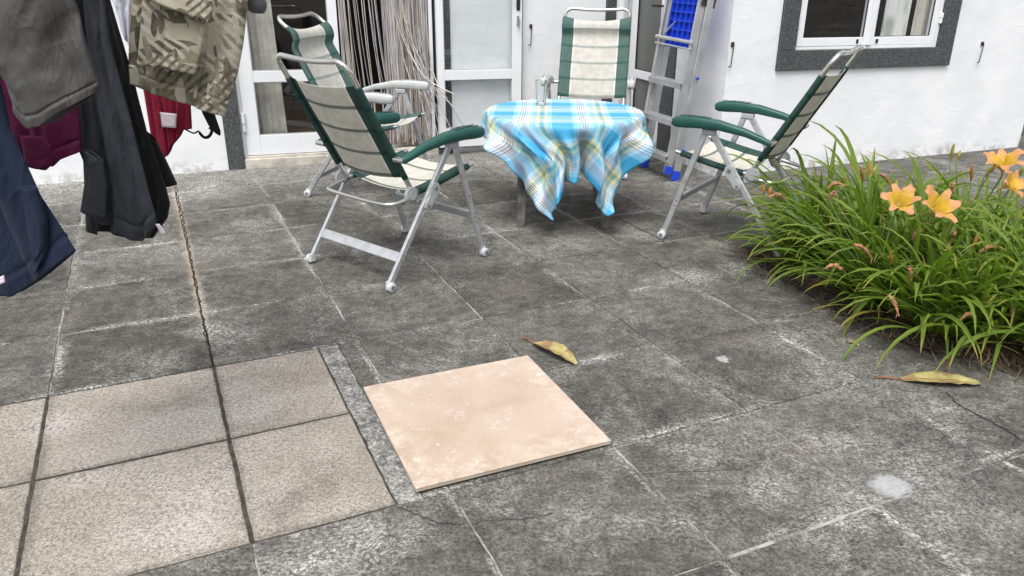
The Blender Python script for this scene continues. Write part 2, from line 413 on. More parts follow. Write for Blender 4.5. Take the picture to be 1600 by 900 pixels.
print('slabs in view', nslab)
# mortar lying almost flush in the joints of the grey slabs (the pink ones have open joints)
jm = MB()
def strip(m, a, b, w, z, n=1):
    a = Vector(a); b = Vector(b); d = (b - a).normalized(); s = Vector((-d.y, d.x, 0)) * w / 2
    P = []
    for k in range(n + 1):
        q = a + (b - a) * (k / n); P.append([q - s + Vector((0, 0, z)), q + s + Vector((0, 0, z))])
    m.grid(P)
for c in range(-9, 17):
    for r in range(-7, 14):
        c0, c1, r0, r1 = gc(c), gc(c + 1), gr(r), gr(r + 1)
        hor_pink = (c <= 1 and r in (0, 1, 2)); ver_pink = (c <= 1 and r in (0, 1))
        zz = -0.0030 + random.uniform(-0.003, 0.0018)
        if not (hor_pink and c < 2): strip(jm, gp(c0, r0), gp(c1, r0), 0.016, zz)
        if not ver_pink and not (c == 1 and r > 1): strip(jm, gp(c0, r0), gp(c0, r1), 0.016, zz - 0.0002)
jd = MB()
for c in range(-5, 2):
    for r in (0, 1, 2):
        if r < 2: strip(jd, gp(gc(c), gr(r)), gp(gc(c), gr(r + 1)), 0.020, -0.0045)
        strip(jd, gp(gc(c), gr(r)), gp(gc(c + 1) if c < 1 else PINK_R, gr(r)), 0.024, -0.0035)
strip(jd, gp(PINK_R, gr(0)), gp(PINK_R, gr(2)), 0.012, -0.005)
o = jd.build('joint_dirt', M['joint_dark'], terrace); o['kind'] = 'stuff'
o = jm.build('joint_mortar', M['joint_mortar'], terrace); o['kind'] = 'stuff'

# cracks: narrow ragged grooves with a dark floor, lips a hair above the slab
simple('crack_dark', (0.018, 0.017, 0.015), 1.0, var=0.3, scale=40, coord='pos')
def crack(pixels, w, sub=14, amp=0.006):
    P = [ground(*p) for p in pixels]; S = spline(P, len(P) * sub)
    m = MB(); rows = []
    for k, q in enumerate(S):
        d = (S[min(k + 1, len(S) - 1)] - S[max(k - 1, 0)]).normalized(); s = Vector((-d.y, d.x, 0))
        j = nz(q.x * 31, q.y * 31, 3) * amp + nz(q.x * 90, q.y * 90, 8) * amp * 0.5
        ww = w * (0.55 + 0.9 * abs(nz(q.x * 47, q.y * 47, 1))) * min(1, (len(S) - 1 - k) / 6 + 0.15, k / 6 + 0.3)
        rows.append([q + s * (j - ww / 2) + Vector((0, 0, 0.0016)), q + s * (j + ww / 2) + Vector((0, 0, 0.0016))])
    m.grid(rows); return m.build('crack', M['crack_dark'], terrace)
crack([(273, 285), (283, 330), (292, 375), (302, 425), (312, 475), (322, 525), (334, 573)], 0.0085, 26, 0.012)
crack([(1478, 612), (1497, 632), (1530, 650), (1565, 668), (1600, 692)], 0.009)
crack([(960, 338), (1000, 358), (1030, 373), (1046, 386)], 0.009)
crack([(1075, 402), (1100, 420)], 0.004)
crack([(615, 790), (650, 803), (690, 818), (730, 820)], 0.003)
crack([(735, 820), (775, 812), (820, 811), (870, 802)], 0.0025)
crack([(1000, 742), (1060, 738), (1130, 735), (1190, 725)], 0.0018)

# ------------------------------------------------------------------ house
t = NT('whitewash'); p = t.pos()
n1 = t.noise(p, 2.6, 4, 0.5, 0.3); n2 = t.noise(p, 11, 4, 0.5); n3 = t.noise(p, 70, 3)
z = t.sep(p)[2]
col = t.mix(t.ss(n1, 0.3, 0.7), (0.74, 0.755, 0.775), (0.82, 0.825, 0.835))
low = t.math('MULTIPLY', t.ss(t.math('ADD', z, t.math('MULTIPLY', n2, 0.10)), 0.17, 0.045), t.ss(t.noise(p, 14, 5, 0.7), 0.44, 0.60))
col = t.mix(t.math('MULTIPLY', low, 0.75), col, (0.40, 0.39, 0.36))
blis = t.ss(t.noise(t.mapping(p, scale=(1, 1, 1.8)), 7.5, 3, 0.5, 0.8), 0.52, 0.66)
t.bump(t.math('ADD', t.math('ADD', t.math('MULTIPLY', n1, 1.0), t.math('MULTIPLY', t.noise(p, 6, 2, 0.4), 0.35)), t.math('ADD', t.math('MULTIPLY', blis, 0.05), t.math('MULTIPLY', n3, 0.012))), 0.27, 0.035)
M['whitewash'] = t.fin(col, 0.75, Specular_IOR_Level=0.3)
t = NT('granite'); p = t.pos()
f1 = t.voro(p, 260, out='Color'); s_ = t.sep(f1)[0]; f2 = t.noise(p, 120, 3)
col = t.ramp(t.math('ADD', t.math('MULTIPLY', s_, 0.6), t.math('MULTIPLY', f2, 0.4)), [(0.2, (0.022, 0.024, 0.026)), (0.55, (0.055, 0.058, 0.06)), (0.72, (0.11, 0.115, 0.115)), (0.85, (0.24, 0.245, 0.245))])
M['granite'] = t.fin(col, 0.55)
simple('white_alu', (0.80, 0.815, 0.84), 0.32, var=0.03, scale=3)
simple('grey_alu', (0.42, 0.43, 0.43), 0.4, var=0.05, scale=3)
simple('step_concrete', (0.50, 0.475, 0.42), 0.9, var=0.25, scale=9, bump=0.5, coord='pos')
simple('plinth_concrete', (0.40, 0.395, 0.38), 0.9, var=0.2, scale=9, bump=0.5, coord='pos')
simple('black_rubber', (0.015, 0.015, 0.016), 0.6)
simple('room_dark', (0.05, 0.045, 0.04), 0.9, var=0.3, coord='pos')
simple('room_floor', (0.30, 0.20, 0.12), 0.6, var=0.25, scale=5, coord='pos')
simple('old_iron', (0.055, 0.045, 0.04), 0.65, 0.5, var=0.4, scale=60)
simple('steel', (0.45, 0.44, 0.42), 0.3, 0.9, var=0.1)
def glass_mat(name, tint, refl=1.0, rough=0.0):
    t = NT(name); t.t.nodes.remove(t.b)
    tr = t.n('ShaderNodeBsdfTransparent'); tr.inputs[0].default_value = (*tint, 1)
    gl = t.n('ShaderNodeBsdfGlossy'); gl.inputs['Roughness'].default_value = rough
    fr = t.n('ShaderNodeFresnel'); bf = t.n('ShaderNodeNewGeometry').outputs['Backfacing']; t.set(fr.inputs[0], t.math('SUBTRACT', 1.5, t.math('MULTIPLY', bf, 1.5 - 1 / 1.5)))
    mx = t.n('ShaderNodeMixShader'); t.set(mx.inputs[0], t.math('MULTIPLY', fr.outputs[0], refl)); t.set(mx.inputs[1], tr.outputs[0]); t.set(mx.inputs[2], gl.outputs[0])
    t.t.links.new(mx.outputs[0], t.out.inputs[0]); M[name] = t.mat
glass_mat('pane_glass', (0.975, 0.985, 0.985))
simple('dark_glass', (0.13, 0.135, 0.13), 0.25, var=0.04, scale=2)

def HB(q):   # back wall: q = (s along wall, d towards camera, z)
    return E1 * q.x + E2 * (BACK - q.y) + Vector((0, 0, q.z - 0.018 * (q.x - 0.2)))
def HR(q):   # wall with the window
    return E1 * q.x + E2 * (FRONT - q.y) + Vector((0, 0, q.z - 0.011 * (q.x - 3.6)))
def HS(q):   # short return wall: x = position along E2, y = out of the wall
    return E1 * (CORN - q.y) + E2 * q.x + Vector((0, 0, q.z))
def bx(m, s0, s1, d0, d1, z0, z1): m.box(((s0 + s1) / 2, (d0 + d1) / 2, (z0 + z1) / 2), (s1 - s0, d1 - d0, z1 - z0)); return m
house = empty('house', E1 * 3 + E2 * 5)
hinv = house.location.copy()
def hpart(m, fn, name, mat, parent=None, bevel=None, smooth=False):
    m.mapped(fn); loc = hinv
    m.mapped(lambda q: q - loc)
    return m.build(name, mat, parent or house, smooth, bevel)
tag(house, 'whitewashed house with granite trimmed doors and window beside the terrace', 'house')
WT = 2.75
def W(*b): 
    m = MB()
    for q in b: bx(m, *q)
    return m
o = hpart(W((-6.0, 0.088, -0.25, 0, -0.2, WT), (0.088, 1.708, -0.25, -0.004, 2.18, WT), (1.708, 2.952, -0.25, 0, -0.2, WT), (2.952, 3.42, -0.25, -0.03, -0.2, WT)), HB, 'wall', M['whitewash']); o['label'] = 'white wall carrying the glazed terrace doors'
o = hpart(W((3.425, 3.556, -0.25, 0, -0.2, WT), (5.085, ENDW, -0.25, 0, -0.2, WT), (3.556, 5.085, -0.25, 0, -0.2, 0.684), (3.556, 5.085, -0.25, -0.003, 2.05, WT)), HR, 'wall', M['whitewash']); o['label'] = 'white wall with the granite framed window'
o = hpart(W((FRONT, 5.02, -0.25, 0, -0.2, WT), (5.0201, 5.74, -0.25, -0.004, 2.18, WT)), HS, 'wall', M['whitewash']); o['label'] = 'short white return wall behind the ladder'
# granite trim
for (s0, s1, lab) in ((0.09, 0.2, 'granite jamb left of the glazed doors'), (1.596, 1.706, 'granite jamb behind the opened glass door'), (2.954, 3.04, 'granite jamb in the inner corner')):
    o = hpart(W((s0, s1, -0.2, 0.014, -0.15, 2.18)), HB, 'granite_jamb', M['granite'], bevel=0.003); o['label'] = lab
o = hpart(W((5.022, 5.19, -0.2, 0.012, -0.15, 2.18)), HS, 'granite_jamb', M['granite'], bevel=0.003); o['label'] = 'granite jamb behind the ladder'
hpart(W((0.2, 1.596, -0.2, 0.012, -0.15, 0.066)), HB, 'doorstep', M['step_concrete'], bevel=0.006)
hpart(W((0.203, 1.593, -0.15, -0.005, 0.066, 0.082)), HB, 'threshold', M['step_concrete'], bevel=0.003)
hpart(W((1.71, 2.95, -0.1, 0.012, -0.15, 0.043)), HB, 'plinth', M['plinth_concrete'], bevel=0.005)
hpart(W((3.04, 3.06, -0.1, 0.002, -0.1, 2.18), (3.0601, 3.105, -0.1, 0.010, -0.1, 2.18)), HB, 'door_frame', M['white_alu'], bevel=0.002)
# door frame round the double door
fr = W((0.2, 0.222, -0.09, -0.02, 0.083, 2.18), (1.556, 1.580, -0.09, -0.012, 0.083, 2.18), (0.2221, 1.5559, -0.09, -0.02, 2.13, 2.179))
hpart(fr, HB, 'door_frame', M['white_alu'], bevel=0.002)
hpart(W((1.581, 1.594, -0.09, -0.035, 0.083, 2.15), (1.546, 1.555, -0.09, -0.05, 0.083, 2.12)), HB, 'door_seal', M['black_rubber'])
def door_leaf(fn, s0, s1, z0, z1, d, stile, rails, name_lab, mat='white_alu', glass='pane_glass', thick=0.04, stile2=None):
    st2 = stile2 or stile
    m = MB(); bx(m, s0, s0 + stile, d - thick, d, z0, z1); bx(m, s1 - st2, s1, d - thick, d, z0, z1)
    zs = sorted(rails)
    for (a, b) in zs: bx(m, s0 + stile + 0.0004, s1 - st2 - 0.0004, d - thick + 0.001, d - 0.001, a, b)
    dr = hpart(m, fn, 'door', M[mat], bevel=0.0025); dr['label'] = name_lab
    for (a, b) in zip(zs[:-1], zs[1:]):
        lo, hi = a[1], b[0]
        hpart(W((s0 + stile - 0.004, s1 - st2 + 0.004, d - thick * 0.5 - 0.003, d - thick * 0.5 + 0.003, lo - 0.004, hi + 0.004)), fn, 'pane', M[glass], dr)
        bead = MB(); x0, x1 = s0 + stile, s1 - st2; bw = 0.006
        for q in ((x0, x1, lo, lo + bw), (x0, x1, hi - bw, hi), (x0, x0 + bw, lo + bw, hi - bw), (x1 - bw, x1, lo + bw, hi - bw)):
            bx(bead, q[0] + 0.0003, q[1] - 0.0003, d - thick * 0.5 + 0.0035, d - 0.006, q[2] + 0.0003, q[3] - 0.0003)
        hpart(bead, fn, 'glazing_bead', M['black_rubber'] if glass == 'dark_glass' else M['grey_alu'], dr)
    return dr
d1 = door_leaf(HB, 0.224, 0.912, 0.086, 2.125, -0.022, 0.094, [(0.086, 0.222), (0.582, 0.655), (2.03, 2.125)], 'closed glazed white door leaf', stile2=0.062)
for zz in (0.31, 1.15):
    h = MB(); h.tube([(0.222, -0.012, zz - 0.055), (0.222, -0.012, zz - 0.002)], 0.011, 10); h.tube([(0.222, -0.012, zz + 0.002), (0.222, -0.012, zz + 0.07)], 0.014, 10)
    hpart(h, HB, 'hinge', M['white_alu'], d1, smooth=True)
d2 = door_leaf(HB, 1.592, 2.24, 0.085, 2.125, 0.062, 0.048, [(0.085, 0.225), (0.575, 0.645), (2.03, 2.125)], 'glazed white door leaf folded open against the wall', stile2=0.075)
hpart(W((2.2405, 2.2455, 0.024, 0.058, 0.09, 2.12)), HB, 'door_seal', M['black_rubber'], d2)
lk = MB(); bx(lk, 2.195, 2.222, 0.0625, 0.067, 1.058, 1.20); lk.tube([(2.208, 0.064, 1.17), (2.208, 0.098, 1.17)], 0.008, 10); lk.bar((2.208, 0.095, 1.17), (2.12, 0.1, 1.168), 0.018, 0.012, (0, 1, 0), 0.003)
hpart(lk, HB, 'handle', M['black_rubber'], d2)
cy = MB(); bx(cy, 2.199, 2.216, 0.0625, 0.066, 0.955, 1.02); cy.tube([(2.2075, 0.064, 1.0), (2.2075, 0.074, 1.0)], 0.008, 12)
hpart(cy, HB, 'lock', M['steel'], d2)
# side door
d3 = door_leaf(HS, 5.205, 5.70, 0.07, 2.13, 0.004, 0.064, [(0.07, 0.17), (0.515, 0.578), (2.04, 2.13)], 'dark glazed door leaf in the return wall', glass='dark_glass', stile2=0.085)
hpart(W((5.701, 5.72, -0.06, 0.03, 0.0, 2.15)), HS, 'door_frame', M['grey_alu'], bevel=0.003)
hpart(W((5.191, 5.7, -0.1, 0.01, -0.1, 0.066)), HS, 'doorstep', M['step_concrete'], bevel=0.004)
lk = MB(); bx(lk, 5.225, 5.245, 0.0045, 0.009, 0.92, 1.0); bx(lk, 5.225, 5.243, 0.0045, 0.012, 0.79, 0.82); lk.tube([(5.235, 0.005, 1.06), (5.235, 0.04, 1.06)], 0.008, 10); lk.bar((5.235, 0.04, 1.06), (5.33, 0.045, 1.06), 0.018, 0.012, (0, 1, 0), 0.003)
hpart(lk, HS, 'handle', M['old_iron'], d3)
# rooms behind the doors and the window
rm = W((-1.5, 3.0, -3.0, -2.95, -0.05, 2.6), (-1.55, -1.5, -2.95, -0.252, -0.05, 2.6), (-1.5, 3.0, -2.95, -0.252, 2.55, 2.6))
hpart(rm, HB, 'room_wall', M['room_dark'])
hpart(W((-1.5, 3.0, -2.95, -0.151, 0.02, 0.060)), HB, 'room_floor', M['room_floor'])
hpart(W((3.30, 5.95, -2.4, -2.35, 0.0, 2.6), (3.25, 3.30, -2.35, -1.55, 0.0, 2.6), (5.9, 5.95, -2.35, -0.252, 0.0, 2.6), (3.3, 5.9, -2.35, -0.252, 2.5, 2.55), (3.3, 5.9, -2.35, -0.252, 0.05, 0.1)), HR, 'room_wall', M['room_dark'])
# window
zb = 0.684
m = MB(); bx(m, 3.558, 3.688, -0.2, 0.02, zb + 0.1272, 2.05); 
win = hpart(W((3.688, 3.712, -0.13, -0.012, 0.8315, 1.95), (4.926, 4.950, -0.13, -0.012, 0.8315, 1.95), (3.688, 4.950, -0.13, -0.012, 0.812, 0.8313), (3.688, 4.950, -0.13, -0.012, 1.9501, 1.99)), HR, 'window', M['white_alu'], bevel=0.002)
for q in ((3.558, 3.687, -0.2, 0.020, zb + 0.1275, 1.99), (4.951, 5.083, -0.2, 0.020, zb + 0.1275, 1.99), (3.558, 5.083, -0.2, 0.0205, zb, zb + 0.127), (3.558, 5.083, -0.2, 0.0205, 1.9905, 2.05)):
    hpart(W(q), HR, 'granite_surround', M['granite'], win, bevel=0.003)
def sash(s0, s1, d):
    z0, z1 = 0.833, 1.945; fw_ = 0.046
    m = MB(); bx(m, s0, s0 + fw_, d - 0.04, d, z0, z1); bx(m, s1 - fw_, s1, d - 0.04, d, z0, z1); bx(m, s0 + fw_ + .0003, s1 - fw_ - .0003, d - 0.039, d - 0.0008, z0, z0 + 0.055); bx(m, s0 + fw_ + .0003, s1 - fw_ - .0003, d - 0.039, d - 0.0008, z1 - 0.05, z1)
    hpart(m, HR, 'sash', M['white_alu'], win, bevel=0.003)
    hpart(W((s0 + fw_ - .003, s1 - fw_ + .003, d - 0.024, d - 0.018, z0 + 0.052, z1 - 0.047)), HR, 'pane', M['pane_glass'], win)
    g = MB(); bw = 0.004
    for q in ((s0 + fw_, s1 - fw_, z0 + 0.055, z0 + 0.055 + bw), (s0 + fw_, s0 + fw_ + bw, z0 + 0.06, z1 - 0.05), (s1 - fw_ - bw, s1 - fw_, z0 + 0.06, z1 - 0.05)):
        bx(g, q[0] + .0002, q[1] - .0002, d - 0.017, d - 0.008, q[2], q[3])
    hpart(g, HR, 'glazing_bead', M['black_rubber'], win)
sash(3.714, 4.322, -0.010); sash(4.3235, 4.924, -0.014)
hpart(W((4.300, 4.338, -0.0095, 0.002, 0.836, 1.94)), HR, 'sash_cover_strip', M['white_alu'], win, bevel=0.002)
for s in (4.222, 4.395): hpart(W((s - 0.008, s + 0.008, -0.013, -0.006, 0.848, 0.874)), HR, 'drain_cap', M['black_rubber'], win)
for s in (3.697, 4.941):
    h = MB(); h.tube([(s, -0.004, 0.975), (s, -0.004, 1.008)], 0.011, 10); h.tube([(s, -0.004, 1.012), (s, -0.004, 1.045)], 0.013, 10)
    hpart(h, HR, 'hinge', M['white_alu'], win, smooth=True)

# curtains
t = NT('net_curtain'); p = t.obj()
col = t.mix(t.ss(t.voro(t.mapping(p, scale=(1, 1, .6)), 9), 0.15, 0.5), (0.42, 0.42, 0.40), (0.72, 0.72, 0.69))
M['net_curtain'] = t.fin(col, 0.9)
simple('beige_curtain', (0.55, 0.52, 0.46), 0.9, var=0.1, scale=20)
def curtain(fn, s0, s1, d, z0, z1, folds, amp, name, mat, label, lean=0.0):
    P = []; n = 90
    for i in range(n):
        u = i / (n - 1); row = []
        for j in range(12):
            v = j / 11; z_ = z0 + (z1 - z0) * v
            s = s0 + (s1 - s0) * u * (1 + lean * (1 - v))
            row.append(fn(Vector((s, d + amp * math.sin(u * folds * 6.283 + 0.7 * math.sin(3 * v + u * 5)) + 0.4 * amp * math.sin(u * folds * 15 + v * 2), z_))))
        P.append(row)
    base = P[0][0].copy(); m = MB().grid([[q - base for q in row] for row in P])
    o = m.build(name, M[mat], None, True); o.location = base
    md = o.modifiers.new('thickness', 'SOLIDIFY'); md.thickness = 0.002
    return tag(o, label, 'curtain')
curtain(HB, 0.235, 0.47, -0.16, 0.07, 2.1, 2.2, 0.012, 'inner_curtain', 'beige_curtain', 'plain beige curtain behind the closed left glass door', 0.22)
curtain(HR, 4.50, 4.74, -0.10, 0.75, 1.95, 3, 0.012, 'net_curtain', 'net_curtain', 'grey patterned net curtain behind the right window pane')
curtain(HR, 4.77, 4.90, -0.09, 0.75, 1.95, 2, 0.008, 'window_drape', 'beige_curtain', 'narrow pale drape at the right edge of the window pane')

# fly curtain of plastic strands in the doorway
for nm, cc in (('strand_beige', (0.52, 0.47, 0.41)), ('strand_grey', (0.33, 0.33, 0.36)), ('strand_brown', (0.24, 0.20, 0.17)), ('strand_pale', (0.60, 0.565, 0.52))):
    simple(nm, cc, 0.45, var=0.15, scale=6)
fly = empty('strip_curtain', HB(Vector((1.24, -0.03, 0.07))))
tag(fly, 'fly curtain of beige and grey plastic strands hanging in the open doorway', 'curtain')
floc = fly.location.copy()
rs = random.Random(3)
def strand(s0, pts, rad, mat):
    S = spline([HB(Vector(q)) - floc for q in pts], 14)
    MB().tube(S, rad, 5).build('strand', M[mat], fly, True)
mats_f = ['strand_beige', 'strand_grey', 'strand_brown', 'strand_pale', 'strand_beige', 'strand_grey']
for k in range(290):
    u = (k / 249) if k < 250 else 0.5 + 0.5 * rs.random()
    s = 0.925 + 0.615 * u + rs.uniform(-0.004, 0.004); d = -0.030 - rs.uniform(0, 0.022)
    right = s > 1.16
    if 0.955 < s < 1.225 and rs.random() < 0.86: continue
    blow = (0.0 if not right else 1.0) * rs.random() ** 1.6
    sway = rs.uniform(-0.02, 0.06) + (0.10 * rs.random() if 0.96 < s < 1.2 else 0)
    x2 = min(s + sway * 0.5, 1.543); x3 = min(s + sway, 1.543)
    if blow > 0.70 and s > 1.27:   # tails lifted out of the doorway by the draught
        e = rs.uniform(1.48, 1.78); zz = rs.uniform(0.16, 0.62)
        zz = min(zz, 0.5); e = s + (e - s) * rs.uniform(0.5, 1.0)
        pts = [(s, d, 2.1), (s + 0.0, d, 1.4), (s + 0.14 * (e - s), d + 0.015, 0.95), (s + 0.5 * (e - s), d + 0.09, 0.62), (e, d + rs.uniform(0.15, 0.26), zz)]
    else:
        pts = [(s, d, 2.1), (s + sway * 0.15, d, 1.5), (x2, d + 0.01, 0.9), (x3, d + 0.015, 0.45), (x3 + rs.uniform(-0.01, 0.01), d + 0.02, rs.uniform(0.10, 0.2))]
    strand(s, pts, rs.uniform(0.0022, 0.0036), rs.choice(mats_f))

# hooks and keys on the walls
def wall_hook(fn, s, ztop, L, label):
    base = fn(Vector((s, 0.0, ztop))); o = empty('wall_hook', base)
    pl = MB(); bx(pl, s - 0.011, s + 0.011, 0.0005, 0.008, ztop - 0.025, ztop + 0.004); pl.mapped(fn).mapped(lambda q: q - base); pl.build('back_plate', M['old_iron'], o, bevel=0.001)
    r = MB(); S = [fn(Vector(q)) - base for q in ((s + 0.004, 0.012, ztop - 0.008), (s + 0.002, 0.016, ztop - 0.02), (s, 0.014, ztop - L * 0.5), (s - 0.002, 0.012, ztop - L * 0.88), (s - 0.002, 0.012, ztop - L * 0.97), (s - 0.012, 0.014, ztop - L), (s - 0.024, 0.016, ztop - L * 0.97))]
    r.tube(spline(S, 22), 0.0032, 8); r.build('rod', M['old_iron'], o, True)
    return tag(o, label, 'hook', 'door and shutter hooks on the white walls')
wall_hook(HB, 2.334, 0.955, 0.145, 'rusty iron hook on the white wall beside the opened glass door')
wall_hook(HR, 3.197, 0.868, 0.15, 'rusty iron hook on the white wall between ladder and window')
wall_hook(HR, 5.385, 0.84, 0.145, 'rusty iron hook on the white wall right of the window')
kb = HB(Vector((2.2075, 0.078, 0.985))); ko = empty('door_key', kb)
k_ = MB(); k_.tube([(0, 0, 0.014), (0, -0.012, 0.014)], 0.003, 6); k_.lathe([(0.0001, -0.0015), (0.013, -0.0015), (0.013, 0.0015), (0.0001, 0.0015)], 14, (0, -0.014, 0.0), 'y'); k_.build('key_head', M['steel'], ko)
k2 = MB(); k2.tube([(0.0, -0.016, -0.01), (0.004, -0.018, -0.055)], 0.0035, 6); k2.lathe([(0.0001, -0.0015), (0.011, -0.0015), (0.011, 0.0015), (0.0001, 0.0015)], 12, (0.001, -0.017, -0.02), 'y'); k2.build('spare_key', M['steel'], ko)
tag(ko, 'bunch of metal keys hanging in the lock of the opened glass door', 'keys')

# ------------------------------------------------------------------ reclining garden chairs
simple('aluminium', (0.47, 0.485, 0.50), 0.40, 0.5, var=0.13, scale=22)
simple('bright_tube', (0.62, 0.61, 0.59), 0.24, 0.9, var=0.05, scale=10)
simple('grey_plastic', (0.36, 0.375, 0.385), 0.45, var=0.06)
simple('wheel_white', (0.50, 0.51, 0.53), 0.45, var=0.05)
simple('wheel_hub', (0.22, 0.22, 0.23), 0.4, 0.4)
simple('green_plastic', (0.012, 0.075, 0.060), 0.36, var=0.08, scale=20)
simple('green_dark', (0.008, 0.045, 0.036), 0.5)
simple('arm_grey', (0.44, 0.46, 0.455), 0.42, var=0.05, scale=20)
simple('arm_grey_dark', (0.30, 0.315, 0.31), 0.5)
def sling(name, cream, green, stripe_c, stripe_g):
    t = NT(name); u = t.sep(t.uv())
    x, y = u[0], u[1]                         # x across 0..1, y in metres along
    side = t.math('ABSOLUTE', t.math('SUBTRACT', x, 0.5))
    isg = t.ss(side, 0.336, 0.340)
    pale = t.math('MULTIPLY', t.ss(side, 0.316, 0.320), t.math('SUBTRACT', 1.0, isg))
    f = t.math('FRACT', t.math('DIVIDE', t.math('ADD', y, 0.045), 0.118))
    st = t.math('MULTIPLY', t.ss(f, 0.43, 0.45), t.ss(f, 0.59, 0.57))
    c = t.mix(isg, t.mix(pale, cream, tuple(min(1, v * 1.25) for v in cream)), green)
    c = t.mix(st, c, t.mix(isg, stripe_c, stripe_g))
    nn = t.noise(t.obj(), 25, 4); c = t.mix(1.0, c, t.comb(*[t.ss(nn, 0.3, 0.7, 0.88, 1.06)] * 3), 'MULTIPLY')
    wv = t.n('ShaderNodeTexWave'); t.set(wv.inputs['Vector'], t.mapping(t.uv(), scale=(260, 520, 1))); wv.inputs['Scale'].default_value = 1.0
    t.bump(wv.outputs['Fac'], 0.12, 0.001)
    t.b.inputs['Transmission Weight'].default_value = 0.0
    M[name] = t.fin(c, 0.62, Specular_IOR_Level=0.35)
    # thin woven mesh: some light comes through
    tr = t.n('ShaderNodeBsdfTranslucent'); t.set(tr.inputs['Color'], c)
    mx = t.n('ShaderNodeMixShader'); mx.inputs[0].default_value = 0.28
    t.set(mx.inputs[1], t.b.outputs[0]); t.set(mx.inputs[2], tr.outputs[0]); t.t.links.new(mx.outputs[0], t.out.inputs[0])
sling('sling_green', (0.68, 0.66, 0.59), (0.036, 0.085, 0.074), (0.20, 0.23, 0.20), (0.01, 0.062, 0.05))
sling('sling_faded', (0.62, 0.605, 0.555), (0.085, 0.155, 0.14), (0.36, 0.39, 0.365), (0.03, 0.115, 0.095))

